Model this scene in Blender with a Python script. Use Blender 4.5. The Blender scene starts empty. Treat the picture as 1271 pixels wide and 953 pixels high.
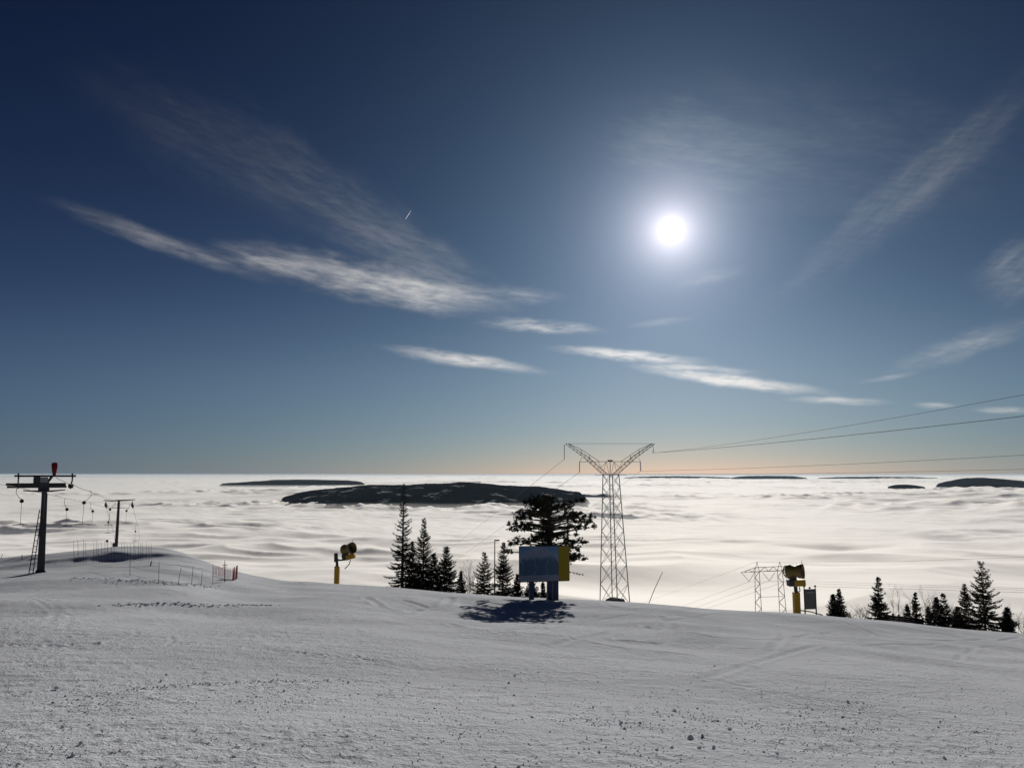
import bpy, bmesh, math, random
import numpy as np
from mathutils import Vector, Matrix

SC = bpy.context.scene
COL = SC.collection
R_ = math.radians

# ------------------------------------------------------------------ camera
F_PX, CX, CY, HORIZON = 940.0, 635.5, 476.5, 588.0      # focal length and horizon row of the photograph
PITCH = math.atan((HORIZON - CY) / F_PX)
cam_d = bpy.data.cameras.new("camera")
cam_d.sensor_width = 36.0
cam_d.lens = 36.0 * F_PX / 1271.0
cam_d.clip_start = 0.1
cam_d.clip_end = 1000000.0
cam = bpy.data.objects.new("camera", cam_d)
COL.objects.link(cam)
cam.location = (0, 0, 0)
cam.rotation_euler = (math.pi / 2 + PITCH, 0, 0)
SC.camera = cam


def ray(u, v):
    """unit view direction of a sight line, x right, y ahead, z up"""
    t = CY - v
    d = Vector((u - CX, F_PX * math.cos(PITCH) - t * math.sin(PITCH), F_PX * math.sin(PITCH) + t * math.cos(PITCH)))
    return d.normalized()


def P(u, v, r):
    """point at horizontal distance r along the sight line"""
    d = ray(u, v)
    k = r / math.hypot(d.x, d.y)
    return Vector((d.x * k, d.y * k, d.z * k))


# ------------------------------------------------------------------ sun, sky, exposure
SUN_DIR = ray(833, 286)
SUN_EL = math.asin(SUN_DIR.z)
SUN_AZ = math.atan2(SUN_DIR.x, SUN_DIR.y)
sun_d = bpy.data.lights.new("sun", 'SUN')
sun_d.energy = 4.0
sun_d.angle = R_(0.53)
sun_d.color = (1.0, 0.945, 0.855)
sun = bpy.data.objects.new("sun", sun_d)
COL.objects.link(sun)
sun.rotation_euler = (-SUN_DIR).to_track_quat('-Z', 'Y').to_euler()

SC.view_settings.view_transform = 'Standard'
SC.view_settings.look = 'None'
SC.view_settings.exposure = 0.0
SC.view_settings.gamma = 1.0
SC.view_settings.use_curve_mapping = False
SC.cycles.max_bounces = 8
SC.cycles.transparent_max_bounces = 16

world = bpy.data.worlds.new("World")
SC.world = world
world.use_nodes = True
WN = world.node_tree
WN.nodes.clear()


class NT:
    """small helper to write node graphs as expressions"""
    def __init__(s, tree): s.t = tree

    def n(s, typ, **kw):
        nd = s.t.nodes.new(typ)
        for k, v in kw.items(): setattr(nd, k, v)
        return nd

    def put(s, sock, v):
        if isinstance(v, (int, float)):
            sock.default_value = v
        elif isinstance(v, (tuple, list)):
            sock.default_value = tuple(v) + ((1.0,) if len(v) == 3 and sock.type == 'RGBA' else ())
        else:
            s.t.links.new(v, sock)

    def m(s, op, a, b=0.0, c=0.0, clamp=False):
        nd = s.n('ShaderNodeMath', operation=op, use_clamp=clamp)
        s.put(nd.inputs[0], a); s.put(nd.inputs[1], b); s.put(nd.inputs[2], c)
        return nd.outputs[0]

    def vm(s, op, a, b=(0, 0, 0)):
        nd = s.n('ShaderNodeVectorMath', operation=op)
        s.put(nd.inputs[0], a); s.put(nd.inputs[1], b)
        return nd.outputs['Value' if op in ('DOT_PRODUCT', 'LENGTH') else 'Vector']

    def xyz(s, x, y, z=0.0):
        nd = s.n('ShaderNodeCombineXYZ')
        s.put(nd.inputs[0], x); s.put(nd.inputs[1], y); s.put(nd.inputs[2], z)
        return nd.outputs[0]

    def noise(s, vec, scale=1.0, detail=4.0, rough=0.5, dist=0.0):
        nd = s.n('ShaderNodeTexNoise')
        s.put(nd.inputs['Vector'], vec)
        nd.inputs['Scale'].default_value = scale
        nd.inputs['Detail'].default_value = detail
        nd.inputs['Roughness'].default_value = rough
        nd.inputs['Distortion'].default_value = dist
        return nd.outputs['Fac']

    def step(s, x, a, b, lo=0.0, hi=1.0):
        nd = s.n('ShaderNodeMapRange', interpolation_type='SMOOTHSTEP')
        s.put(nd.inputs[0], x); s.put(nd.inputs[1], a); s.put(nd.inputs[2], b)
        s.put(nd.inputs[3], lo); s.put(nd.inputs[4], hi)
        return nd.outputs[0]

    def mix(s, f, a, b, blend='MIX'):
        nd = s.n('ShaderNodeMix', data_type='RGBA', blend_type=blend)
        s.put(nd.inputs[0], f); s.put(nd.inputs[6], a); s.put(nd.inputs[7], b)
        return nd.outputs[2]

    def ramp(s, f, pts):
        nd = s.n('ShaderNodeValToRGB')
        el = nd.color_ramp.elements
        while len(el) < len(pts): el.new(0.5)
        for e, (p, c) in zip(el, pts):
            e.position = p; e.color = tuple(c) + (1.0,)
        s.put(nd.inputs[0], f)
        return nd.outputs[0]


w = NT(WN)
SKY_STRENGTH = 0.06
sky = w.n('ShaderNodeTexSky', sky_type='NISHITA')
sky.sun_disc = False
sky.sun_elevation = SUN_EL
sky.sun_rotation = SUN_AZ
sky.altitude = 600.0
sky.air_density = 1.0
sky.dust_density = 0.35
sky.ozone_density = 2.5
co = w.n('ShaderNodeTexCoord').outputs['Generated']
sep = w.n('ShaderNodeSeparateXYZ'); w.put(sep.inputs[0], co)
dx, dy, dz = sep.outputs
az = w.m('ARCTAN2', dx, dy)
el = w.m('ARCSINE', dz)
elp = w.m('MAXIMUM', el, 0.0)
ssep = w.n('ShaderNodeSeparateXYZ'); w.put(ssep.inputs[0], sky.outputs[0])
# aureole of the veiled sun
cosang = w.vm('DOT_PRODUCT', co, tuple(SUN_DIR))
ang = w.m('ARCCOSINE', w.m('MINIMUM', cosang, 0.9999999))


def glow(k, amp):
    return w.m('MULTIPLY', w.m('EXPONENT', w.m('MULTIPLY', ang, -k)), amp)


# clear-air colour: the sky model with a contrasty response, plus horizon haze and the aureole
K = 1.0 / SKY_STRENGTH
hz = w.m('EXPONENT', w.m('MULTIPLY', elp, -1.0 / 0.15))
hz2 = w.m('MULTIPLY', hz, w.m('EXPONENT', w.m('MULTIPLY', ang, -2.0)))
g6, g26, g70 = glow(6.0, 1.0), glow(26.0, 1.0), glow(70.0, 1.0)
band = w.m('MULTIPLY', w.m('EXPONENT', w.m('MULTIPLY', w.m('POWER', w.m('DIVIDE', w.m('SUBTRACT', elp, 0.10), 0.09), 2.0), -1.0)), w.m('EXPONENT', w.m('MULTIPLY', ang, -1.2)))
chan = []
for i, (cA, cH, cH2, cG, cG2, cG3) in enumerate(((0.0027, 0.0, 0.216, 0.085, 0.92, 0.85), (0.00228, 0.0312, 0.381, 0.175, 0.80, 0.75), (0.00385, 0.109, 0.227, 0.221, 0.92, 0.6))):
    q = w.m('MULTIPLY', w.m('POWER', w.m('MAXIMUM', ssep.outputs[i], 0.0001), 1.6), cA * K)
    for f_, k_ in ((hz, cH), (hz2, cH2), (g6, cG), (g26, cG2), (g70, cG3), (band, (0.050, 0.055, 0.055)[i])):
        if k_: q = w.m('ADD', q, w.m('MULTIPLY', f_, k_ * K))
    chan.append(q)
base = w.xyz(*chan)

# cirrus: streaked patches laid out by direction in the sky
def direction(u, v):
    d = ray(u, v)
    return math.atan2(d.x, d.y), math.asin(d.z)


FIBRE = w.noise(w.xyz(w.m('MULTIPLY', w.m('SUBTRACT', az, w.m('MULTIPLY', el, 1.2)), 34.0), w.m('MULTIPLY', w.m('ADD', el, w.m('MULTIPLY', az, 0.18)), 190.0), 0.0), 1.0, 4.0, 0.6, 0.0)


def cirrus(u, v, L, W, angle, amp, fine=1.0, lo=0.42, hi=0.75, seed=0.0):
    a0, e0 = direction(u, v)
    k = F_PX
    X = w.m('MULTIPLY', w.m('SUBTRACT', az, a0), k * math.cos(e0))
    Y = w.m('MULTIPLY', w.m('SUBTRACT', e0, el), k)
    c, s = math.cos(R_(angle)), math.sin(R_(angle))
    a = w.m('ADD', w.m('MULTIPLY', X, c), w.m('MULTIPLY', Y, s))
    b = w.m('SUBTRACT', w.m('MULTIPLY', Y, c), w.m('MULTIPLY', X, s))
    # warp the outline so that it is ragged
    wv = w.noise(w.xyz(w.m('MULTIPLY', a, 1.0 / 60), w.m('MULTIPLY', b, 1.0 / 30), seed), 1.0, 3.0, 0.6)
    b2 = w.m('ADD', b, w.m('MULTIPLY', w.m('SUBTRACT', wv, 0.5), W * 1.25))
    an = w.m('DIVIDE', a, L); bn = w.m('DIVIDE', b2, W)
    rr = w.m('SQRT', w.m('ADD', w.m('MULTIPLY', an, an), w.m('MULTIPLY', bn, bn)))
    mask = w.m('POWER', w.step(rr, 1.15, 0.05), 1.25)
    n1 = w.noise(w.xyz(w.m('MULTIPLY', w.m('ADD', a, w.m('MULTIPLY', b, 1.6)), fine / 60), w.m('MULTIPLY', b, fine / 13), seed + 5), 1.0, 7.0, 0.62, 0.0)
    n1 = w.m('ADD', w.m('MULTIPLY', n1, 0.7), w.m('MULTIPLY', FIBRE, 0.3))
    st = w.step(n1, lo - 0.05, hi + 0.06)
    return w.m('MULTIPLY', w.m('MULTIPLY', mask, w.m('ADD', w.m('MULTIPLY', st, 0.9), 0.10)), amp)


CLOUDS = [
    (465, 350, 185, 30, 9, 0.60, 1.0, 0.36, 0.66, 1), (520, 362, 105, 20, 6, 0.55, 1.2, 0.36, 0.62, 2),
    (340, 327, 75, 15, 12, 0.45, 1.2, 0.36, 0.62, 21), (210, 304, 130, 13, 14, 0.34, 1.0, 0.34, 0.66, 3),
    (430, 262, 250, 52, 30, 0.11, 0.6, 0.36, 0.75, 4), (520, 322, 140, 40, 28, 0.16, 0.7, 0.36, 0.72, 5),
    (260, 190, 180, 50, 25, 0.05, 0.4, 0.35, 0.75, 6), (640, 366, 70, 14, 4, 0.30, 1.2, 0.38, 0.68, 7),
    (672, 405, 85, 10, 4, 0.60, 1.6, 0.38, 0.62, 8), (578, 447, 112, 10, 8, 0.78, 1.5, 0.30, 0.56, 9),
    (780, 441, 105, 9, 7, 0.88, 1.7, 0.32, 0.56, 10), (862, 458, 80, 8, 6, 0.62, 1.7, 0.36, 0.58, 11),
    (905, 472, 125, 9, 10, 0.95, 1.6, 0.28, 0.54, 12), (1040, 497, 60, 6, 4, 0.60, 1.8, 0.34, 0.58, 13),
    (1195, 430, 85, 17, -16, 0.34, 0.9, 0.34, 0.68, 14), (1262, 335, 45, 38, -30, 0.24, 0.8, 0.36, 0.7, 15),
    (1120, 245, 210, 34, -36, 0.12, 0.6, 0.34, 0.72, 16), (1030, 190, 240, 90, 20, 0.06, 0.4, 0.34, 0.78, 17),
    (860, 190, 150, 62, 18, 0.12, 0.7, 0.40, 0.74, 18), 
    (1160, 503, 24, 4, 3, 0.45, 1.8, 0.3, 0.6, 22), (1250, 509, 34, 5, 2, 0.55, 1.8, 0.3, 0.6, 23),
    (1102, 469, 34, 4, -6, 0.22, 1.8, 0.3, 0.6, 24), (820, 400, 45, 6, -4, 0.18, 1.4, 0.34, 0.64, 25),
    (880, 344, 50, 12, -10, 0.16, 1.0, 0.34, 0.7, 26),
]
dens = None
for c in CLOUDS:
    d_ = cirrus(*c)
    dens = d_ if dens is None else w.m('SUBTRACT', w.m('ADD', dens, d_), w.m('MULTIPLY', dens, d_))
# a cirrus cloud seen towards the sun is brighter
cl = w.m('MULTIPLY', w.m('ADD', 0.42, glow(2.4, 0.85)), K)
cloud_col = w.vm('MULTIPLY', w.xyz(cl, cl, cl), (1.0, 0.965, 0.93))
withcloud = w.mix(dens, base, cloud_col)
disc = w.step(ang, 0.0180, 0.0140, 0.0, 40.0)
disc_col = w.vm('MULTIPLY', w.xyz(disc, disc, disc), (1.0, 0.98, 0.93))
total = w.vm('ADD', withcloud, disc_col)
bg = w.n('ShaderNodeBackground'); w.put(bg.inputs[0], total); bg.inputs[1].default_value = SKY_STRENGTH
wo = w.n('ShaderNodeOutputWorld'); w.put(wo.inputs[0], bg.outputs[0])
world.cycles.sampling_method = 'MANUAL'
world.cycles.sample_map_resolution = 256


# ------------------------------------------------------------------ materials
def new_mat(name):
    m = bpy.data.materials.new(name); m.use_nodes = True
    m.node_tree.nodes.clear()
    t = NT(m.node_tree)
    out = t.n('ShaderNodeOutputMaterial')
    return m, t, out


def plain(name, col, rough=0.6, metal=0.0, var=0.25, scale=3.0, bump=0.0, spec=0.25):
    """painted or natural surface with grain and blotches of its own"""
    m, t, out = new_mat(name)
    tc = t.n('ShaderNodeTexCoord').outputs['Object']
    f = t.noise(tc, scale, 5.0, 0.6)
    dark = tuple(c * (1 - var) for c in col); light = tuple(min(1, c * (1 + var)) for c in col)
    c = t.mix(f, dark, light)
    b = t.n('ShaderNodeBsdfPrincipled')
    t.put(b.inputs['Base Color'], c)
    t.put(b.inputs['Roughness'], t.step(t.noise(tc, scale * 3, 3.0), 0.2, 0.8, max(0.05, rough - 0.12), min(1, rough + 0.12)))
    b.inputs['Metallic'].default_value = metal
    b.inputs['Specular IOR Level'].default_value = spec
    if bump:
        bp = t.n('ShaderNodeBump'); bp.inputs['Strength'].default_value = bump; bp.inputs['Distance'].default_value = 0.02
        t.put(bp.inputs['Height'], t.noise(tc, scale * 8, 5.0, 0.7)); t.put(b.inputs['Normal'], bp.outputs[0])
    t.put(out.inputs[0], b.outputs[0])
    return m


M = {}
M['needles'] = plain('spruce_needles', (0.036, 0.044, 0.032), 0.85, var=0.5, scale=2.0, spec=0.02)
M['pine_needles'] = plain('pine_needles', (0.036, 0.042, 0.028), 0.85, var=0.5, scale=2.0, spec=0.02)
M['bark'] = plain('bark', (0.07, 0.055, 0.045), 0.9, var=0.5, scale=6.0, bump=0.6)
M['twig'] = plain('bare_twigs', (0.12, 0.10, 0.09), 0.9, var=0.4, scale=4.0)
M['steel'] = plain('galvanised_steel', (0.16, 0.16, 0.165), 0.65, 0.3, var=0.25, scale=2.0)
M['darksteel'] = plain('dark_weathered_steel', (0.055, 0.055, 0.06), 0.6, 0.3, var=0.4, scale=3.0, bump=0.2)
M['greysteel'] = plain('grey_painted_steel', (0.26, 0.26, 0.27), 0.6, 0.0, var=0.2, scale=2.0)
M['cable'] = plain('cable', (0.07, 0.07, 0.07), 0.6, 0.4)
M['rubber'] = plain('black_rubber', (0.025, 0.025, 0.027), 0.8)
M['yellow'] = plain('yellow_paint', (0.40, 0.23, 0.018), 0.55, var=0.2, scale=5.0)
M['green'] = plain('olive_steel', (0.17, 0.115, 0.03), 0.55, var=0.3)
M['red'] = plain('red_fabric', (0.15, 0.008, 0.008), 0.8, var=0.25)
M['bamboo'] = plain('pole_wood', (0.10, 0.085, 0.10), 0.8, var=0.3)
M['timber'] = plain('weathered_timber', (0.05, 0.04, 0.035), 0.85, var=0.4, scale=4, bump=0.5)
M['bluepost'] = plain('blue_steel_post', (0.03, 0.04, 0.11), 0.6, var=0.2)
M['frame'] = plain('board_frame', (0.05, 0.05, 0.06), 0.5)
M['glass'] = plain('insulator_glass', (0.32, 0.34, 0.32), 0.3)
M['white'] = plain('white_paint', (0.75, 0.75, 0.74), 0.5, var=0.1)
M['rock'] = plain('dark_rock', (0.10, 0.10, 0.10), 0.9, var=0.4, bump=0.6)


def net_material(name, col, gap, cell):
    """woven plastic netting: open mesh"""
    m, t, out = new_mat(name)
    uv = t.n('ShaderNodeUVMap').outputs[0]
    sp = t.n('ShaderNodeSeparateXYZ'); t.put(sp.inputs[0], uv)
    a = t.m('FRACT', t.m('DIVIDE', sp.outputs[0], cell)); b = t.m('FRACT', t.m('DIVIDE', sp.outputs[1], cell))
    hole = t.m('MULTIPLY', t.m('GREATER_THAN', a, gap), t.m('GREATER_THAN', b, gap))
    d = t.n('ShaderNodeBsdfDiffuse'); d.inputs[0].default_value = col + (1,)
    tl = t.n('ShaderNodeBsdfTranslucent'); tl.inputs[0].default_value = col + (1,)
    mx0 = t.n('ShaderNodeMixShader'); mx0.inputs[0].default_value = 0.45
    t.put(mx0.inputs[1], d.outputs[0]); t.put(mx0.inputs[2], tl.outputs[0])
    tr = t.n('ShaderNodeBsdfTransparent')
    mx = t.n('ShaderNodeMixShader'); t.put(mx.inputs[0], hole); t.put(mx.inputs[1], mx0.outputs[0]); t.put(mx.inputs[2], tr.outputs[0])
    t.put(out.inputs[0], mx.outputs[0])
    return m


M['rednet'] = net_material('red_netting', (0.34, 0.07, 0.10), 0.13, 0.08)
M['greynet'] = net_material('grey_netting', (0.20, 0.20, 0.22), 0.12, 0.08)


# ------------------------------------------------------------------ numpy noise
def _hash(ix, iy, seed):
    h = (ix.astype(np.int64) * 374761393 + iy.astype(np.int64) * 668265263 + seed * 1442695041) & 0xFFFFFFFF
    h = ((h ^ (h >> 13)) * 1274126177) & 0xFFFFFFFF
    return h ^ (h >> 16)


def perlin(x, y, seed=0):
    x0 = np.floor(x); y0 = np.floor(y)
    fx = x - x0; fy = y - y0
    ux = fx * fx * fx * (fx * (fx * 6 - 15) + 10); uy = fy * fy * fy * (fy * (fy * 6 - 15) + 10)

    def gdot(ix, iy, ddx, ddy):
        an = _hash(ix, iy, seed) * (2 * math.pi / 4294967296.0)
        return np.cos(an) * ddx + np.sin(an) * ddy
    n00 = gdot(x0, y0, fx, fy); n10 = gdot(x0 + 1, y0, fx - 1, fy)
    n01 = gdot(x0, y0 + 1, fx, fy - 1); n11 = gdot(x0 + 1, y0 + 1, fx - 1, fy - 1)
    a = n00 + ux * (n10 - n00); b = n01 + ux * (n11 - n01)
    return (a + uy * (b - a)) * 1.5


def fbm(x, y, octaves=4, seed=0, gain=0.5, lac=2.03):
    s = np.zeros(np.broadcast(x, y).shape); amp = 1.0
    for i in range(octaves):
        s += amp * perlin(x, y, seed + i * 17)
        x = x * lac + 3.7; y = y * lac - 1.9; amp *= gain
    return s


# ------------------------------------------------------------------ terrain height
CREST = [(-500, 712, 125), (-200, 700, 125), (0, 691, 122), (90, 684, 120), (150, 680, 122), (205, 680, 120), (235, 687, 112), (268, 700, 102),
         (300, 709, 92), (340, 719, 78), (400, 722, 70), (480, 727, 66), (560, 734, 64), (640, 740, 63), (700, 742, 62), (780, 745, 62),
         (880, 754, 64), (1000, 761, 66), (1100, 769, 68), (1200, 779, 72), (1271, 785, 75), (1500, 800, 80), (1900, 810, 85)]
H_EYE = 3.2
_phi, _a, _rc = [], [], []
for (u, v, rc) in CREST:
    d = ray(u, v)
    tan_d = -d.z / math.hypot(d.x, d.y)
    _phi.append(math.atan2(d.x, d.y)); _rc.append(rc)
    _a.append(tan_d - H_EYE / rc)
_fine = np.linspace(_phi[0], _phi[-1], 1600)
_ker = np.exp(-0.5 * (np.arange(-40, 41) / 11.0) ** 2); _ker /= _ker.sum()


def _smooth(v):
    f = np.interp(_fine, _phi, v)
    return np.convolve(np.pad(f, 40, mode='edge'), _ker, 'valid')


A_T, RC_T = _smooth(_a), _smooth(_rc)
_kw = np.exp(-0.5 * (np.arange(-600, 601) / 200.0) ** 2); _kw /= _kw.sum()
A_W = np.convolve(np.pad(A_T, 600, mode='edge'), _kw, 'valid')


def phi_of(u, v): d = ray(u, v); return math.atan2(d.x, d.y)


PHI_B = phi_of(640, 752); PHI_M = phi_of(148, 685); PHI_L = phi_of(235, 690)


def splus(t, wd): return wd * np.logaddexp(0, t / wd)


def terrain(x, y):
    x = np.asarray(x, float); y = np.asarray(y, float)
    r = np.hypot(x, y); ph = np.arctan2(x, y)
    a = np.interp(ph, _fine, A_T); rc = np.interp(ph, _fine, RC_T)
    aw = np.interp(ph, _fine, A_W); tb = np.clip((r - 26) / 34.0, 0, 1); tb = tb * tb * (3 - 2 * tb)
    a = aw + (a - aw) * tb
    z = -(1.7 + 1.5 * (1 - np.exp(-r / 8.0)) + a * r)
    z -= 0.105 * splus(r - rc - 2.5, 2.5) + 0.10 * splus(r - 430, 60)
    z -= 0.50 * np.exp(-((r - 43.5) / 6.5) ** 2) * np.exp(-((ph - PHI_B) * 45 / 8.5) ** 2)
    left = 1.0 / (1.0 + np.exp((ph - PHI_L) / 0.02))
    z -= left * 1.15 * np.exp(-((r - 96) / 15.0) ** 2)
    lat = (ph - PHI_M) * 108.0
    lat = lat + 0.8 * perlin(r * 0.3, lat * 0.25, 5)
    front = 1 / (1 + np.exp(-(r - 104 - 0.6 * perlin(lat * 0.4, r * 0.0, 9)) / 0.36))
    back = np.exp(-np.clip((r - 111) / 9.0, 0, None) ** 2)
    z += front * back * (0.62 * np.exp(-(np.where(lat > 0, lat / 4.8, lat / 3.6)) ** 2) + 0.30 * np.exp(-((lat - 1.0) / 9.0) ** 4) + 0.25 * np.exp(-((lat + 8.0) / 6.0) ** 2))
    inside = 1 / (1 + np.exp((r - rc + 4) / 4.0)) * (1 - np.exp(-r / 12.0))
    z += inside * (0.30 * perlin(x / 15.0, y / 10.0, 31) + 0.22 * perlin(x / 6.0 + .3, y / 4.5, 32) * np.clip((r - 12) / 25, 0.2, 1))
    z += (1 - inside) * 1.2 * perlin(x / 60, y / 60, 40) * np.clip((r - 150) / 200, 0, 1)
    return z


def gz(x, y): return float(terrain(np.array([x]), np.array([y]))[0])


def G(u, r, v=720):
    """point on the ground at distance r below the sight line of column u"""
    p = P(u, v, r)
    return Vector((p.x, p.y, gz(p.x, p.y)))


def hit(u, v, r0=4.0, r1=400.0):
    d = ray(u, v); k = 1 / math.hypot(d.x, d.y)
    rs = np.linspace(r0, r1, 8000)
    xs = d.x * k * rs; ys = d.y * k * rs; zs = d.z * k * rs
    g_ = terrain(xs, ys)
    i = int(np.argmax(zs < g_)) if np.any(zs < g_) else None
    if i is None:
        i = int(np.argmin(zs - g_))
    return Vector((xs[i], ys[i], g_[i]))


# ------------------------------------------------------------------ object helpers
def mesh_np(name, verts, faces, smooth=True):
    me = bpy.data.meshes.new(name)
    nv, nf = len(verts), len(faces)
    k = faces.shape[1]
    me.vertices.add(nv); me.vertices.foreach_set('co', np.ascontiguousarray(verts, dtype=np.float32).ravel())
    me.loops.add(nf * k); me.loops.foreach_set('vertex_index', np.ascontiguousarray(faces, dtype=np.int32).ravel())
    me.polygons.add(nf)
    me.polygons.foreach_set('loop_start', np.arange(0, nf * k, k, dtype=np.int32))
    me.polygons.foreach_set('loop_total', np.full(nf, k, dtype=np.int32))
    me.polygons.foreach_set('use_smooth', np.full(nf, smooth))
    me.update(); me.validate()
    return me


def link(name, me, mat=None, parent=None, loc=(0, 0, 0)):
    o = bpy.data.objects.new(name, me)
    COL.objects.link(o); o.location = loc
    if parent: o.parent = parent
    if mat is not None and not me.materials: me.materials.append(mat)
    return o


def tag(o, label=None, cat=None, group=None, kind=None):
    if label: o['label'] = label
    if cat: o['category'] = cat
    if group: o['group'] = group
    if kind: o['kind'] = kind
    return o


def thing(name, label, cat, loc=(0, 0, 0), rz=0.0, group=None):
    o = bpy.data.objects.new(name, None); o.empty_display_size = 0.3
    COL.objects.link(o); o.location = loc; o.rotation_euler = (0, 0, rz)
    return tag(o, label, cat, group)


class MB:
    """collects boxes, bars and lathes into one mesh"""
    def __init__(s): s.v = []; s.f = []

    def tube(s, pts, rad, seg=6, cap=True):
        pts = [Vector(p) for p in pts]
        if not isinstance(rad, (list, tuple)): rad = [rad] * len(pts)
        n0 = len(s.v); up = None
        for i, p in enumerate(pts):
            d = (pts[min(i + 1, len(pts) - 1)] - pts[max(i - 1, 0)]).normalized()
            if up is None:
                up = Vector((0, 0, 1)) if abs(d.z) < 0.9 else Vector((1, 0, 0))
            a = d.cross(up).normalized(); b = a.cross(d).normalized(); up = b
            for k in range(seg):
                t = 2 * math.pi * k / seg + math.pi / seg
                s.v.append(p + (a * math.cos(t) + b * math.sin(t)) * rad[i])
        for i in range(len(pts) - 1):
            for k in range(seg):
                q = n0 + i * seg; k2 = (k + 1) % seg
                s.f.append((q + k, q + k2, q + seg + k2, q + seg + k))
        if cap:
            s.f.append(tuple(n0 + k for k in range(seg))[::-1]); e = n0 + (len(pts) - 1) * seg
            s.f.append(tuple(e + k for k in range(seg)))
        return s

    def box(s, c, size, rot=None):
        c = Vector(c); hx, hy, hz = (q / 2 for q in size); n0 = len(s.v)
        for x in (-hx, hx):
            for y in (-hy, hy):
                for z in (-hz, hz):
                    p = Vector((x, y, z))
                    if rot is not None: p = rot @ p
                    s.v.append(c + p)
        for f in ((0, 1, 3, 2), (4, 6, 7, 5), (0, 4, 5, 1), (2, 3, 7, 6), (0, 2, 6, 4), (1, 5, 7, 3)):
            s.f.append(tuple(n0 + i for i in f))
        return s

    def lathe(s, origin, axis, prof, seg=20):
        """prof: list of (distance along axis, radius)"""
        o = Vector(origin); ax = Vector(axis).normalized()
        up = Vector((0, 0, 1)) if abs(ax.z) < 0.9 else Vector((1, 0, 0))
        a = ax.cross(up).normalized(); b = a.cross(ax)
        n0 = len(s.v)
        for (t, r) in prof:
            for k in range(seg):
                an = 2 * math.pi * k / seg
                s.v.append(o + ax * t + (a * math.cos(an) + b * math.sin(an)) * r)
        for i in range(len(prof) - 1):
            for k in range(seg):
                k2 = (k + 1) % seg; q = n0 + i * seg
                s.f.append((q + k, q + k2, q + seg + k2, q + seg + k))
        return s

    def tri(s, a, b, c):
        n = len(s.v); s.v += [a, b, c]; s.f.append((n, n + 1, n + 2))

    def mesh(s, name, smooth=False):
        me = bpy.data.meshes.new(name)
        me.from_pydata([tuple(v) for v in s.v], [], s.f); me.update()
        if smooth: me.polygons.foreach_set('use_smooth', [True] * len(me.polygons))
        return me

    def build(s, name, mat, parent=None, smooth=False, bevel=0.0):
        me = s.mesh(name, smooth)
        if bevel:
            bm = bmesh.new(); bm.from_mesh(me)
            bmesh.ops.bevel(bm, geom=bm.edges[:] , offset=bevel, segments=1, affect='EDGES', clamp_overlap=True)
            bm.to_mesh(me); bm.free()
        return link(name, me, mat, parent)


def copy_thing(src, loc, rz, label, scale=None):
    r = src.copy(); COL.objects.link(r); r.location = loc; r.rotation_euler = (0, 0, rz)
    if scale: r.scale = (scale,) * 3
    r['label'] = label
    for ch in list(src.children):
        c = ch.copy(); COL.objects.link(c); c.parent = r
        for g2 in ch.children:
            d = g2.copy(); COL.objects.link(d); d.parent = c
    return r


# ------------------------------------------------------------------ snow
def snow_material():
    m, t, out = new_mat('groomed_snow')
    tc = t.n('ShaderNodeTexCoord').outputs['Object']
    sp = t.n('ShaderNodeSeparateXYZ'); t.put(sp.inputs[0], tc)
    x, y = sp.outputs[0], sp.outputs[1]
    big = t.noise(tc, 0.11, 4.0, 0.55)
    col = t.mix(big, (0.59, 0.62, 0.68), (0.70, 0.73, 0.785))
    grain = t.noise(tc, 15.0, 3.0, 0.75)
    crumb = t.noise(tc, 3.2, 6.0, 0.72)
    patch = t.step(t.noise(tc, 0.16, 3.0, 0.6), 0.42, 0.62)
    # corduroy from the piste machine, in a few strips that fade in and out
    wob = t.noise(tc, 0.25, 2.0)
    ph = t.m('ADD', t.m('ADD', t.m('MULTIPLY', x, 0.42), t.m('MULTIPLY', y, 0.9)), t.m('MULTIPLY', wob, 2.5))
    cord = t.m('SINE', t.m('MULTIPLY', ph, 95.0))
    cmask = t.step(t.noise(tc, 0.09, 3.0, 0.5, 0.4), 0.54, 0.64)
    # long low drag marks lying across the slope
    streak = t.noise(t.xyz(t.m('MULTIPLY', x, 0.32), t.m('MULTIPLY', y, 2.6), 0.0), 1.0, 5.0, 0.66, 0.25)
    h = t.m('ADD', t.m('MULTIPLY', grain, 0.050), t.m('MULTIPLY', t.m('MULTIPLY', crumb, t.m('ADD', 0.3, patch)), 0.105))
    h = t.m('ADD', h, t.m('MULTIPLY', t.m('MULTIPLY', cord, cmask), 0.011))
    h = t.m('ADD', h, t.m('MULTIPLY', streak, 0.050))
    bp = t.n('ShaderNodeBump'); bp.inputs['Strength'].default_value = 0.9; bp.inputs['Distance'].default_value = 1.0
    t.put(bp.inputs['Height'], h)
    b = t.n('ShaderNodeBsdfPrincipled')
    t.put(b.inputs['Base Color'], col); b.inputs['Roughness'].default_value = 0.75
    b.inputs['Specular IOR Level'].default_value = 0.0
    t.put(b.inputs['Normal'], bp.outputs[0])
    t.put(out.inputs[0], b.outputs[0])
    return m


M['snow'] = snow_material()
_m, _t, _out = new_mat('loose_snow')
_d = _t.n('ShaderNodeBsdfDiffuse'); _d.inputs[0].default_value = (0.62, 0.63, 0.65, 1)
_tl = _t.n('ShaderNodeBsdfTranslucent'); _tl.inputs[0].default_value = (0.55, 0.57, 0.62, 1)
_mx = _t.n('ShaderNodeMixShader'); _mx.inputs[0].default_value = 0.52
_t.put(_mx.inputs[1], _d.outputs[0]); _t.put(_mx.inputs[2], _tl.outputs[0]); _t.put(_out.inputs[0], _mx.outputs[0])
M['crumb'] = _m

# ski tracks, ridges of crumbled snow, machine edges: lists of ground points
rng = np.random.default_rng(7)


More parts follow.
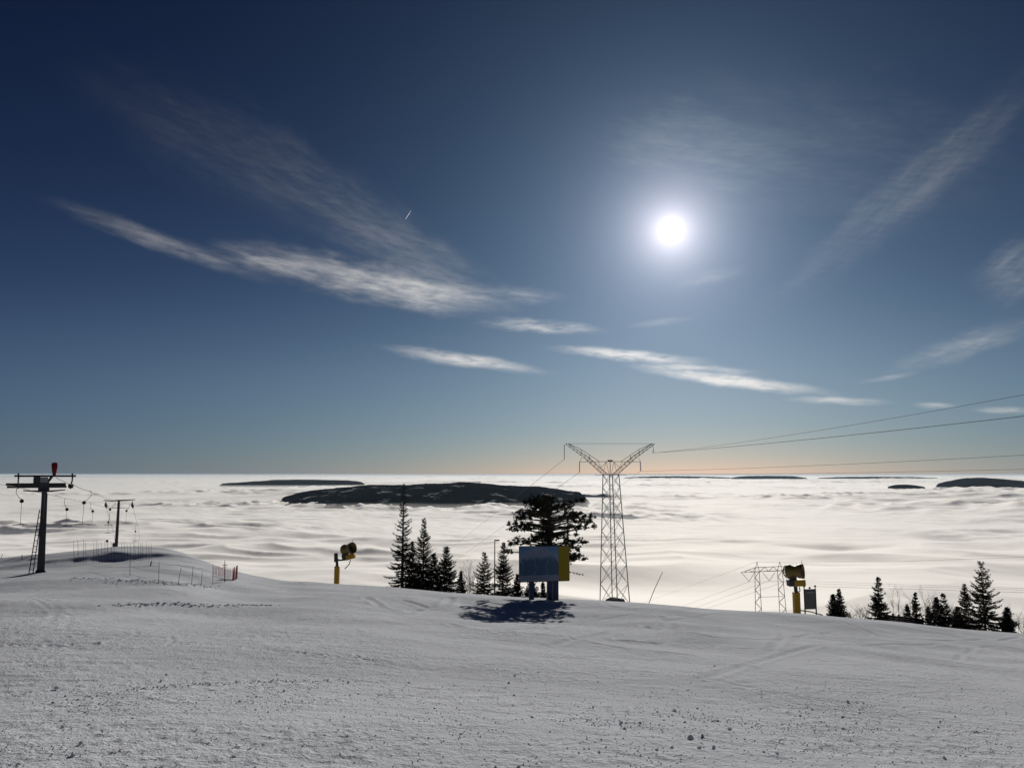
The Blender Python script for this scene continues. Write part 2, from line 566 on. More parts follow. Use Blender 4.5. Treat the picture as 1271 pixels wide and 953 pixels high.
def ground_curve(pts, n=60):
    """smooth curve on the ground through sight-line points"""
    g_ = [hit(u, v) for (u, v) in pts]
    a = np.array([[p.x, p.y] for p in g_]); k = np.linspace(0, 1, len(a)); t = np.linspace(0, 1, n)
    c = np.stack([np.interp(t, k, a[:, 0]), np.interp(t, k, a[:, 1])], 1)
    for _ in range(6):
        c[1:-1] = (c[:-2] + 2 * c[1:-1] + c[2:]) / 4
    return c


ARCS = [  # (points, half width m, depth m)
    ([(455, 742), (470, 752), (500, 760), (520, 757)], 0.22, 0.05), ([(500, 745), (530, 755), (552, 752), (560, 742)], 0.22, 0.05),
    ([(690, 800), (760, 785), (830, 770), (900, 760)], 0.18, 0.04), ([(730, 770), (790, 762), (850, 764), (900, 772)], 0.18, 0.04),
    ([(770, 795), (830, 800), (836, 780), (820, 765)], 0.20, 0.05), ([(800, 778), (880, 792), (960, 795), (1030, 785)], 0.18, 0.04),
    ([(930, 770), (960, 775), (975, 790), (960, 805)], 0.18, 0.04), ([(1180, 820), (1205, 806), (1230, 800), (1252, 812)], 0.14, 0.02),
    ([(1130, 812), (1160, 826), (1215, 830), (1262, 838)], 0.14, 0.02), ([(740, 745), (752, 752), (790, 757), (860, 756)], 0.18, 0.04),
    ([(620, 785), (700, 790), (780, 806), (850, 812)], 0.16, 0.03), ([(560, 775), (600, 783), (690, 778), (740, 764)], 0.16, 0.03),
    ([(30, 741), (50, 748), (70, 760), (60, 775)], 0.10, 0.010), ([(45, 741), (66, 750), (88, 764), (80, 780)], 0.10, 0.010),
    ([(80, 790), (210, 796), (330, 806), (470, 820)], 0.05, 0.035), ([(205, 802), (215, 795), (212, 790)], 0.07, 0.012),
    ([(440, 814), (470, 819), (482, 821)], 0.05, 0.03), ([(0, 800), (60, 801), (120, 799)], 0.06, 0.06),
    ([(150, 797), (170, 788), (168, 783)], 0.07, 0.012), ([(1040, 770), (1110, 792), (1180, 796), (1271, 790)], 0.18, 0.04),
    ([(880, 840), (960, 815), (1060, 800), (1170, 799)], 0.16, 0.03),
]
RIDGES = [  # rows of crumbled snow: (points, width, height)
    ([(145, 751), (200, 750), (270, 753), (340, 752)], 0.35, 0.11), ([(90, 718), (150, 720), (185, 723), (230, 727), (265, 728)], 0.5, 0.13),
    ([(100, 868), (180, 855), (260, 849), (330, 846), (430, 845)], 0.16, 0.05), ([(40, 895), (110, 885), (200, 876), (260, 877)], 0.14, 0.05),
    ([(0, 756), (40, 757), (75, 760)], 0.3, 0.05), ([(300, 878), (380, 876), (430, 868)], 0.10, 0.04),
    ([(330, 848), (420, 842), (520, 847), (620, 850)], 0.3, 0.03), ([(60, 920), (130, 919), (200, 915)], 0.12, 0.03),
]


def snow_detail(x, y):
    r = np.hypot(x, y)
    z = np.zeros_like(r)
    near = np.clip(1 - (r - 20) / 60, 0.25, 1) * np.clip(130 - r, 0, 1)
    cl_ = np.clip(fbm(x / 5, y / 2.5, 3, 61) * 1.6 + 0.35, 0, 1)
    n1 = fbm(x / 0.35, y / 0.30, 3, 71, 0.6)
    z += near * (0.010 + 0.018 * cl_) * np.maximum(n1, -0.15)
    z += near * 0.014 * fbm(x / 1.6, y / 0.8, 3, 81)
    gr = np.abs(perlin(x / 3.0 + 0.15 * y, y / 0.42, 91))
    z -= near * 0.025 * np.clip(0.10 - gr, 0, 1) / 0.10 * np.clip(perlin(x / 6, y / 3, 92) + 0.1, 0, 1)
    for (pts, wd, hh), ridge in [(q, 0) for q in ARCS] + [(q, 1) for q in RIDGES]:
        hh = hh * (0.28 if ridge else 1.0)
        c = ground_curve(pts, 40)
        mnx, mny = c.min(0) - 2; mxx, mxy = c.max(0) + 2
        idx = np.nonzero((x > mnx) & (x < mxx) & (y > mny) & (y < mxy))[0]
        if not len(idx): continue
        px_, py_ = x[idx], y[idx]
        best = np.full(len(idx), 1e9)
        for i in range(len(c) - 1):
            a, b = c[i], c[i + 1]; ab = b - a; L2 = ab @ ab + 1e-9
            t = np.clip(((px_ - a[0]) * ab[0] + (py_ - a[1]) * ab[1]) / L2, 0, 1)
            best = np.minimum(best, np.hypot(px_ - a[0] - t * ab[0], py_ - a[1] - t * ab[1]))
        if ridge:
            lump = 0.25 + np.clip(fbm(px_ / 0.3, py_ / 0.3, 2, 101) + 0.35, 0, 1.3)
            z[idx] += hh * np.exp(-(best / wd) ** 2) * lump
        else:
            z[idx] += hh * (-np.exp(-(best / wd) ** 2) + 0.7 * np.exp(-((best - 2.0 * wd) / (0.8 * wd)) ** 2))
    return z


ph_dense = np.linspace(R_(-41), R_(41), 760)
ph_coarse = np.linspace(R_(41), R_(319), 90)[1:-1]
phs = np.concatenate([ph_dense, ph_coarse])
rs = np.concatenate([[0.4, 1, 1.8, 2.7, 3.7, 4.8, 6.0], np.unique(np.concatenate([np.exp(np.linspace(math.log(6.6), math.log(130), 540)), np.linspace(100.6, 107.3, 40)])), np.exp(np.linspace(math.log(133), math.log(2600), 110))])
PH, RR = np.meshgrid(phs, rs)
X = (np.sin(PH) * RR).ravel(); Y = (np.cos(PH) * RR).ravel()
Z = terrain(X, Y) + snow_detail(X, Y)
nr, npn = PH.shape
ii, jj = np.meshgrid(np.arange(nr - 1), np.arange(npn), indexing='ij')
j2 = (jj + 1) % npn
faces = np.stack([ii * npn + jj, (ii + 1) * npn + jj, (ii + 1) * npn + j2, ii * npn + j2], -1).reshape(-1, 4)[:, ::-1]
verts = np.stack([X, Y, Z], 1)
c0 = len(verts)
verts = np.vstack([verts, [[0, 0, -1.7]]])
me = mesh_np('snow_slope', verts, faces)
cap_v = np.vstack([verts[:npn], [[0, 0, -1.7]]])
ground = link('snow_slope', me, M['snow']); tag(ground, kind='structure')
bm = bmesh.new(); bm.from_mesh(me); bm.verts.ensure_lookup_table()
for j in range(npn):
    bm.faces.new((bm.verts[j], bm.verts[(j + 1) % npn], bm.verts[c0]))
bmesh.ops.recalc_face_normals(bm, faces=bm.faces[:])
bm.to_mesh(me); bm.free()
if me.polygons[5000].normal.z < 0: me.flip_normals()

# loose crumbs and clods of snow left by the piste machine
cl_v, cl_f = [], []
bmI = bmesh.new(); bmesh.ops.create_icosphere(bmI, subdivisions=1, radius=1.0)
icov = np.array([v.co[:] for v in bmI.verts]); icof = np.array([[v.index for v in f.verts] for f in bmI.faces]); bmI.free()
rnd = random.Random(11)
cl_pos = []
for _ in range(9000):
    k = rnd.random()
    if k < 0.34:
        u, v = rnd.gauss(940, 190), rnd.gauss(893, 24)
    elif k < 0.56:
        u, v = rnd.gauss(330, 190), rnd.gauss(858, 16)
    else:
        u, v = rnd.uniform(-30, 1300), 830 + 140 * rnd.random() ** 0.8
    if v < 815 or v > 965: continue
    s_ = 0.005 + 0.007 * rnd.random() + (0.022 * rnd.random() ** 2 if rnd.random() < 0.05 else 0)
    if rnd.random() > 0.25 + 1.2 * max(0.0, math.sin(u / 61.0 + 3 * math.sin(v / 17.0)) * math.sin(v / 9.0 + 2 * math.sin(u / 90.0))): continue
    cl_pos.append((u, v, s_))
for (pts, wd, hh) in RIDGES[:3]:
    for (gx, gy) in ground_curve(pts, 50):
        for _ in range(3):
            cl_pos.append((gx + rnd.gauss(0, wd * 0.7), gy + rnd.gauss(0, wd * 0.7), -rnd.uniform(0.015, 0.05) * (1.0 if wd > 0.2 else 0.4)))
cl_pos += [(857, 919, 0.055), (816, 884, 0.032), (906, 908, 0.03), (834, 931, 0.03), (868, 932, 0.025), (886, 932, 0.022), (770, 901, 0.025), (744, 937, 0.022), (70, 851, 0.04)]
dd = None
us = np.array([c for c in cl_pos])


def fast_hit(u, v):
    # the foreground is nearly a plane: a few Newton steps are enough
    d = ray(u, v); k = 1 / math.hypot(d.x, d.y); slope = -d.z * k; ph = math.atan2(d.x, d.y)
    a = float(np.interp(ph, _fine, A_W)); r = 15.0
    for _ in range(12):
        r = (1.7 + 1.5 * (1 - math.exp(-r / 8.0))) / max(0.02, slope - a)
    return d.x * k * r, d.y * k * r


pp = np.array([(fast_hit(u, v) if s_ > 0 else (u, v)) + (abs(s_),) for (u, v, s_) in cl_pos])
pz = terrain(pp[:, 0], pp[:, 1]) + snow_detail(pp[:, 0], pp[:, 1])
for i, (x_, y_, s_) in enumerate(pp):
    jit = 1 + 0.28 * rng.standard_normal(len(icov))
    q = icov * jit[:, None] * np.array([1.1, 1.0, 0.85]) * s_ * (1 + 0.3 * rng.random())
    an = rng.random() * 6.28; ca, sa = math.cos(an), math.sin(an)
    q = np.stack([q[:, 0] * ca - q[:, 1] * sa + x_, q[:, 0] * sa + q[:, 1] * ca + y_, q[:, 2] + pz[i] + s_ * 0.35], 1)
    cl_f.append(icof + len(icov) * i); cl_v.append(q)
clods = link('snow_clods', mesh_np('snow_clods', np.vstack(cl_v), np.vstack(cl_f), False), M['crumb'])
tag(clods, 'loose crumbs and lumps of snow scattered over the groomed slope', 'snow lumps', kind='stuff')


# ------------------------------------------------------------------ sea of clouds
CLOUD_Z = -240.0


def cloud_material():
    m, t, out = new_mat('cloud_top')
    tc = t.n('ShaderNodeTexCoord').outputs['Object']
    f = t.noise(tc, 0.0009, 5.0, 0.6)
    d = t.n('ShaderNodeBsdfDiffuse'); t.put(d.inputs[0], (0.88, 0.88, 0.89))
    # droplets scatter sunlight strongly forward: a very rough lobe towards the light's far side
    gl = t.n('ShaderNodeBsdfAnisotropic'); gl.distribution = 'MULTI_GGX'
    t.put(gl.inputs['Color'], (1.0, 0.975, 0.935)); gl.inputs['Roughness'].default_value = 0.9
    bp = t.n('ShaderNodeBump'); bp.inputs['Strength'].default_value = 0.5; bp.inputs['Distance'].default_value = 1.0
    hh = t.m('MULTIPLY', t.noise(tc, 0.004, 3.0, 0.5, 0.3), 9.0)
    t.put(bp.inputs['Height'], hh)
    t.put(d.inputs['Normal'], bp.outputs[0]); t.put(gl.inputs['Normal'], bp.outputs[0])
    # light that has wandered about inside the deck and leaves it at a low angle
    sh = t.n('ShaderNodeBsdfSheen'); sh.distribution = 'MICROFIBER'; sh.inputs['Roughness'].default_value = 0.7
    t.put(sh.inputs["Color"], (0.66, 0.66, 0.66)); t.put(sh.inputs['Normal'], bp.outputs[0])
    ad = t.n('ShaderNodeAddShader'); t.put(ad.inputs[0], d.outputs[0]); t.put(ad.inputs[1], sh.outputs[0])
    mx = t.n('ShaderNodeMixShader'); mx.inputs[0].default_value = 0.50
    t.put(mx.inputs[1], ad.outputs[0]); t.put(mx.inputs[2], gl.outputs[0])
    t.put(out.inputs[0], mx.outputs[0])
    return m


M['cloud'] = cloud_material()


def cloud_height(x, y):
    r = np.hypot(x, y)
    wx = x + 500 * fbm(x / 3000, y / 3000, 2, 201); wy = y + 500 * fbm(x / 3000 + 9, y / 3000, 2, 202)
    side = 0.5 + 0.5 / (1 + np.exp(-(np.arctan2(x, y) + 0.17) / 0.06))
    z = 16 * side * fbm(wx / 4200, wy / 2200, 3, 211)                                # long swells
    bil = 1 - np.abs(perlin(wx / 950, wy / 620, 221)) * 1.7
    z += side * (24 + 34 * np.clip((r - 2600) / 3500, 0, 1)) * bil * np.clip(0.35 + 1.3 * fbm(x / 5200, y / 3300, 2, 222), 0, 1.1)
    bil2 = 1 - np.abs(perlin(wx / 330, wy / 240, 231)) * 1.7
    far = np.clip((r - 1800) / 2500, 0.12, 1)
    z += 32 * bil2 * far * np.clip(0.3 + 1.4 * fbm(x / 2600, y / 1800, 2, 232), 0, 1.2)
    z += 3.5 * far * fbm(wx / 150, wy / 110, 3, 241)
    return CLOUD_Z - 32 + z


# broad hollows in the near part of the deck: (u, v, half length m, half width m, depth m)
HOLLOWS = [(345, 690, 170, 55, 12), (455, 694, 220, 60, 7), (18, 630, 110, 60, 12), (80, 636, 180, 70, 9), (1180, 655, 130, 60, 20), (1200, 640, 260, 60, 14),
           (960, 677, 160, 40, 12), (820, 634, 150, 60, 16), (900, 638, 100, 50, 14), (730, 660, 80, 40, 10), (1230, 652, 160, 50, 10), (1040, 668, 120, 35, 10)]
phs = np.concatenate([np.linspace(R_(-44), R_(44), 720), np.linspace(R_(44), R_(316), 100)[1:-1]])
rs = np.concatenate([[300, 500, 700, 850], np.exp(np.linspace(math.log(1000), math.log(12000), 330)), np.exp(np.linspace(math.log(12100), math.log(45000), 130)), [50000, 60000, 80000, 110000, 180000, 350000, 700000]])
PH, RR = np.meshgrid(phs, rs)
X = (np.sin(PH) * RR).ravel(); Y = (np.cos(PH) * RR).ravel()
Z = cloud_height(X, Y)
for (u, v, a_, b_, dp) in HOLLOWS:
    d = ray(u, v); rr_ = CLOUD_Z / d.z; c = d * rr_
    Z -= 1.15 * dp * np.exp(-((X - c.x) / a_) ** 2 - ((Y - c.y) / (b_ * 2.2)) ** 2)
# ragged wisps where the deck laps against the long hill
_hc = P(560, 603, 7100); _along = np.array([_hc.y, -_hc.x]) / math.hypot(_hc.x, _hc.y)
_s = (X - _hc.x) * _along[0] + (Y - _hc.y) * _along[1]; _d = (np.hypot(X, Y) - 7100)
_m = np.exp(-((_s - 250) / 1500) ** 4) * np.exp(-((_d + 900) / 900) ** 2)
Z += _m * (36 * np.clip(fbm(X / 380, Y / 420, 4, 271, 0.6), -0.3, 1.0) + 8 * np.abs(fbm(X / 140, Y / 180, 3, 272)))
_w = P(612, 618, 5900); Z += 45 * np.exp(-((X - _w.x) / 170) ** 2 - ((Y - _w.y) / 500) ** 2)
nr, npn = PH.shape
ii, jj = np.meshgrid(np.arange(nr - 1), np.arange(npn), indexing='ij'); j2 = (jj + 1) % npn
faces = np.stack([ii * npn + jj, ii * npn + j2, (ii + 1) * npn + j2, (ii + 1) * npn + jj], -1).reshape(-1, 4)[:, ::-1]
me = mesh_np('cloud_sea', np.stack([X, Y, Z], 1), faces)
if me.polygons[5000].normal.z < 0: me.flip_normals()
clouds = link('cloud_sea', me, M['cloud']); tag(clouds, kind='structure')


# ------------------------------------------------------------------ wooded hills standing out of the clouds
def forest_material(snowy):
    m, t, out = new_mat('winter_forest')
    tc = t.n('ShaderNodeTexCoord').outputs['Object']
    f = t.noise(tc, 0.012, 6.0, 0.65)
    c = t.mix(f, (0.006, 0.009, 0.015), (0.020, 0.027, 0.038))  # darkened albedo: the shade the trees throw on each other is in this colour
    sn = t.step(t.noise(tc, 0.0045, 6.0, 0.7, 0.5), snowy, snowy + 0.05)
    c = t.mix(t.m('MULTIPLY', sn, 0.8), c, (0.5, 0.52, 0.56))
    b = t.n('ShaderNodeBsdfDiffuse'); t.put(b.inputs[0], c)
    t.put(out.inputs[0], b.outputs[0])
    return m


M['forest'] = forest_material(0.585)
M['forest_plain'] = forest_material(0.80)


def hill(prof, dist, depth, mat, label, nx=300, ny=70, rough=9.0, seed=1):
    """ridge through sight-line points (u, v) at the given distance; depth = half depth in m"""
    pts = [P(u, v, dist) for (u, v) in prof]
    tt = np.linspace(0, 1, nx); k = np.linspace(0, 1, len(pts))
    us_ = np.array([p[0] for p in prof]); k = (us_ - us_[0]) / (us_[-1] - us_[0])
    xs = np.interp(tt, k, [p.x for p in pts]); ys = np.interp(tt, k, [p.y for p in pts]); zs = np.interp(tt, k, [p.z for p in pts])
    ker = np.exp(-0.5 * (np.arange(-12, 13) / 5.0) ** 2); ker /= ker.sum()
    zs = np.convolve(np.pad(zs, 12, mode='edge'), ker, 'valid')
    dvec = np.array([xs, ys]); dvec = dvec / np.hypot(xs, ys)
    s_ = np.linspace(-1.9, 1.9, ny)
    S, T = np.meshgrid(s_, tt, indexing='ij')
    XX = xs[None, :] + dvec[0][None, :] * S * depth; YY = ys[None, :] + dvec[1][None, :] * S * depth
    low = CLOUD_Z - 70
    shp = np.exp(-(S / (0.86 + 0.12 * perlin(T * 5, S * 2, seed))) ** 2)
    ZZ = low + (zs[None, :] - low) * shp
    ZZ += shp * (rough * fbm(XX / 420, YY / 420, 4, seed + 50) + rough * 0.22 * np.abs(fbm(XX / 28, YY / 60, 2, seed + 60)))
    end = np.clip(np.minimum(T, 1 - T) / 0.05, 0, 1); end = end * end * (3 - 2 * end)
    ZZ = low + (ZZ - low) * (0.30 + 0.70 * end)
    ii, jj = np.meshgrid(np.arange(ny - 1), np.arange(nx - 1), indexing='ij')
    fc = np.stack([ii * nx + jj, ii * nx + jj + 1, (ii + 1) * nx + jj + 1, (ii + 1) * nx + jj], -1).reshape(-1, 4)
    me = mesh_np('hill', np.stack([XX.ravel(), YY.ravel(), ZZ.ravel()], 1), fc)
    if me.polygons[100].normal.z < 0: me.flip_normals()
    return tag(link('hill', me, mat), label, None, None, 'structure')


hill([(335, 622), (352, 617), (380, 610), (420, 605), (480, 602), (540, 600.5), (572, 598.5), (605, 601), (640, 603.5), (690, 607), (718, 611), (738, 618)],
     7100, 1250, M['forest'], 'long dark wooded hill rising out of the clouds in the middle', 620, 110, 15.0, 1)
hill([(268, 600.5), (300, 598.2), (340, 595.8), (375, 594.8), (400, 595.6), (430, 596), (447, 597.5), (458, 600.5)], 17800, 1700, M['forest_plain'],
     'low blue hill far behind the dark one on the left', 200, 40, 9.0, 2)
hill([(1158, 601.5), (1175, 597), (1195, 593.5), (1215, 592.4), (1240, 594), (1262, 596), (1285, 598), (1300, 602)], 16500, 1300, M['forest_plain'],
     'rounded far hill near the right edge', 160, 40, 9.0, 3)
hill([(1185, 604.5), (1200, 602.4), (1225, 601.4), (1250, 602.6), (1262, 605)], 13800, 420, M['forest_plain'], 'flat wooded spur in front of the rounded far hill', 120, 30, 4.0, 4)
hill([(1100, 604.5), (1110, 601.5), (1125, 601), (1140, 602.8), (1150, 605)], 13900, 450, M['forest_plain'], 'small dark hilltop left of the rounded far hill', 90, 30, 4.0, 5)
hill([(905, 593.5), (920, 590.8), (950, 590.4), (985, 590.8), (1005, 593.5)], 39000, 2500, M['forest_plain'], 'flat topped far hill on the horizon right of the pylon', 120, 30, 10.0, 6)
hill([(770, 593), (800, 591.2), (840, 590.8), (880, 591.4), (905, 592.4), (915, 593)], 42000, 2000, M['forest_plain'], 'faint low hill on the horizon beside the pylon', 120, 30, 10.0, 7)
hill([(1010, 593.2), (1040, 591.8), (1090, 591.4), (1140, 592), (1170, 593.2)], 42000, 2000, M['forest_plain'], 'faint strip of hills on the horizon towards the right', 120, 30, 10.0, 8)


# ------------------------------------------------------------------ trees
def spruce(name_label, u, r, top_v, spread, seed, group, low=0.03, dens_=1.0, sparse=0.0, taper=0.98):
    rd = random.Random(seed)
    base = G(u, r)
    top = P(u, top_v, r)
    h = top.z - base.z
    seen = top.z - P(u, float(np.interp(u, [c_[0] for c_ in CREST], [c_[1] for c_ in CREST])), r).z
    spread = 1.25 * spread * (h / max(seen, .8)) ** 0.75
    root = thing('spruce_tree', name_label, 'tree', base, rd.uniform(0, 6), group)
    lean = Vector((rd.uniform(-.012, .012), rd.uniform(-.012, .012), 0)) * h

    def axis(t): return Vector((0, 0, h * t)) + lean * t * t
    tr = MB(); n = 8
    tr.tube([axis(i / n) - Vector((0, 0, 0.3 if i == 0 else 0)) for i in range(n + 1)], [max(0.012, 0.016 * h * (1 - i / n) ** 0.8) for i in range(n + 1)], 7)
    tr.build('trunk', M['bark'], root)
    c = MB()
    z = low * h
    while z < 0.985 * h:
        t = z / h
        Lmax = spread * (1 - t) ** taper * (0.93 + 0.07 * math.sin(t * 23 + seed)) + 0.06 * spread
        nb = max(5, int((7 + 3 * (1 - t)) * dens_))
        a0 = rd.uniform(0, 6.28)
        for b in range(nb):
            if rd.random() < sparse + 0.10: continue
            an = a0 + 6.283 * b / nb + rd.uniform(-.35, .35)
            L = Lmax * rd.uniform(0.45, 1.22)
            zz = z + rd.uniform(-.02, .02) * h
            out = Vector((math.cos(an), math.sin(an), 0)); side = Vector((-out.y, out.x, 0))
            droop = 0.34 * (1 - t) + 0.02 - 0.40 * t
            p0 = axis(zz / h)

            def bp(s): return p0 + out * (L * s) + Vector((0, 0, -droop * L * s + 0.30 * L * s * s * s * (0.6 + t)))
            # bare axis of the branch
            wdt = 0.02 + 0.006 * L
            q0, q1, q2 = bp(0), bp(0.5), bp(1.0)
            up = Vector((0, 0, wdt))
            c.tri(q0 - up, q0 + up, q1); c.tri(q1 - up, q1 + up, q2)
            ns = max(3, int(L / 0.105))
            for i in range(ns):
                s = (i + rd.random()) / ns
                s = 0.12 + 0.88 * s
                w_ = L * 0.30 * (1.05 - s) + 0.10 + rd.uniform(0, .05)
                pp_ = bp(s)
                for sg in (-1, 1):
                    e = pp_ + side * (sg * w_ * rd.uniform(.6, 1.1)) + out * (w_ * 0.7) + Vector((0, 0, rd.uniform(-.30, .10) * w_ - 0.03))
                    wv = out * (0.060 + 0.045 * rd.random()) + Vector((0, 0, rd.uniform(-.05, .05)))
                    c.tri(pp_ - wv, pp_ + wv, e)
                # twigs that hang under the branch
                if rd.random() < 0.8:
                    hl = 0.10 + 0.16 * (1 - t) * rd.random() + 0.05 * L * rd.random()
                    c.tri(pp_ + out * 0.06, pp_ - out * 0.06, pp_ + Vector((rd.uniform(-.04, .04), rd.uniform(-.04, .04), -hl)))
        z += h * (0.020 + 0.009 * (1 - t)) * rd.uniform(.7, 1.3) * (9.0 / max(h, 5.0)) ** 0.3
    # leader
    c.tri(axis(0.95) - Vector((0.04, 0, 0)), axis(0.95) + Vector((0.04, 0, 0)), axis(1.0) + Vector((0, 0, 0.05)))
    c.build('crown', M['needles'], root)
    return root


GL, GB, GR = 'spruces along the crest left of the billboard', 'small trees seen under the billboard', 'spruces along the crest at the right'
k9 = 92 / 940.0   # metres per photo pixel at 92 m
spruce('tallest and narrowest spruce, leftmost of the crest group', 499, 92, 601, 18 * k9, 1, GL, dens_=0.85, sparse=0.18, taper=1.05)
spruce('young spruce squeezed between the two tallest spruces', 511, 94, 672, 14 * k9, 2, GL)
spruce('second tallest spruce of the left group with a pointed top', 525, 93, 643, 17 * k9, 3, GL, sparse=0.08, taper=0.95)
spruce('broad low spruce filling the gap right of the second tallest', 538, 95, 686, 16 * k9, 4, GL)
spruce('third spruce from the left with a narrow top and wide skirt', 554, 92, 677, 16 * k9, 5, GL)
spruce('small low spruce at the right foot of the left group', 572, 94, 708, 7 * k9, 6, GL)
spruce('thin gappy spruce just left of the lamp post', 601, 92, 685, 15 * k9, 7, GL, sparse=0.35)
spruce('dense conical spruce just right of the lamp post', 624, 93, 673, 14 * k9, 8, GL)
spruce('low spruce at the left foot of the billboard', 642, 94, 712, 9 * k9, 9, GL)
spruce('small spruce seen under the left half of the billboard', 660, 93, 716, 10 * k9, 10, GB)
spruce('tiny spruce seen under the middle of the billboard', 674, 95, 722, 5 * k9, 11, GB)
k8 = 90 / 940.0
spruce('left one of the pair of small spruces beside the notice board', 1033, 90, 737, 8 * k8, 21, GR)
spruce('right and taller one of the pair beside the notice board', 1041, 91, 730, 8 * k8, 22, GR, sparse=0.2)
spruce('spire shaped spruce standing alone right of the bare bush', 1089, 90, 715, 11 * k8, 23, GR, sparse=0.15, taper=0.95)
spruce('small thin spruce over the low timber fence', 1135, 91, 734, 7 * k8, 24, GR, sparse=0.25)
spruce('gappy spruce with leafless branches right of the timber fence', 1170, 90, 736, 10 * k8, 25, GR, sparse=0.4)
spruce('dark bushy spruce beside the gappy one', 1161, 92, 741, 9 * k8, 26, GR)
spruce('narrow spruce left of the tallest one at the right', 1196, 90, 724, 10 * k8, 27, GR, sparse=0.2, taper=0.95)
spruce('tallest spruce at the right with wide tiered branches', 1219, 90, 696, 18 * k8, 28, GR, dens_=0.9, sparse=0.25, taper=0.9)
spruce('small spruce at the right foot of the tallest one', 1247, 91, 753, 9 * k8, 29, GR)
spruce('tiny spruce between the timber fence and the gappy spruce', 1150, 92, 752, 5 * k8, 31, GR, sparse=0.2)
spruce('small pointed spruce left of the small thin spruce', 1124, 93, 750, 5 * k8, 32, GR, sparse=0.2)
spruce('low spruce filling the gap left of the narrow one', 1186, 92, 752, 9 * k8, 30, GR)


def bare_tree(label, u, r, top_v, spread, seed, group, name='bare_bush', stems=5, cat='bush'):
    rd = random.Random(seed)
    base = G(u, r); h = P(u, top_v, r).z - base.z
    root = thing(name, label, cat, base, 0, group)
    c = MB(); s0 = MB()

    def grow(p, d, L, rad, lev, mb):
        pts = [p]; q = p.copy(); dd_ = d.copy()
        for i in range(3):
            dd_ = (dd_ + Vector((rd.gauss(0, .10), rd.gauss(0, .10), 0.05))).normalized()
            q = q + dd_ * (L / 3); pts.append(q.copy())
        mb.tube(pts, [rad, rad * .8, rad * .6, rad * .35], 3 if lev else 4, cap=False)
        if lev < 3:
            for i in range(rd.randint(4, 6)):
                f = rd.uniform(.3, 1)
                k_ = min(2, int(f * 3)); b = pts[k_].lerp(pts[k_ + 1], f * 3 - k_)
                nd = (dd_ + Vector((rd.gauss(0, .55), rd.gauss(0, .55), rd.gauss(0.1, .2)))).normalized()
                grow(b, nd, L * rd.uniform(.35, .6), rad * .45, lev + 1, c)
    for i in range(stems):
        an = rd.uniform(0, 6.28); tilt = rd.uniform(.05, 1.0) * spread / max(h, .1)
        d = Vector((math.cos(an) * tilt, math.sin(an) * tilt, 1)).normalized()
        grow(Vector((math.cos(an) * .15 * min(1, stems - 1), math.sin(an) * .15 * min(1, stems - 1), -0.1)), d, h * rd.uniform(.6, .82), 0.012 + 0.006 * h * (1.6 if stems == 1 else 0.7), 0, s0)
    s0.build('stem', M['twig'], root); c.build('twigs', M['twig'], root)
    return root


GS = 'leafless bushes and birches along the crest'
bare_tree('leafless bush between the left spruces and the gappy spruce', 584, 92, 703, 1.0, 41, GS, stems=8)
bare_tree('leafless bush at the right foot of the pair of small spruces', 1052, 90, 753, 1.4, 42, GS, stems=8)
bare_tree('leafless bush left of the spire shaped spruce', 1070, 90, 749, 1.2, 43, GS, stems=9)
bare_tree('leafless young birch right of the spire shaped spruce', 1111, 91, 735, 0.7, 44, GS, 'bare_birch', 2, 'tree')
bare_tree('leafless bush behind the middle of the low timber fence', 1122, 92, 750, 1.3, 45, GS, stems=7)
bare_tree('leafless birch right of the small thin spruce', 1145, 91, 737, 0.9, 46, GS, 'bare_birch', 3, 'tree')
bare_tree('leafless birch left of the gappy spruce', 1156, 90, 736, 0.9, 47, GS, 'bare_birch', 3, 'tree')
bare_tree('leafless birch at the right edge beside the small spruce', 1259, 90, 753, 1.0, 48, GS, 'bare_birch', 2, 'tree')


bare_tree('leafless bush at the foot of the gappy spruce', 1178, 90, 748, 1.1, 49, GS, stems=8)
bare_tree('leafless bush at the foot of the narrow spruce', 1205, 89, 756, 1.1, 50, GS, stems=8)
bare_tree('leafless bush filling the corner at the right edge', 1268, 89, 764, 1.1, 51, GS, stems=8)


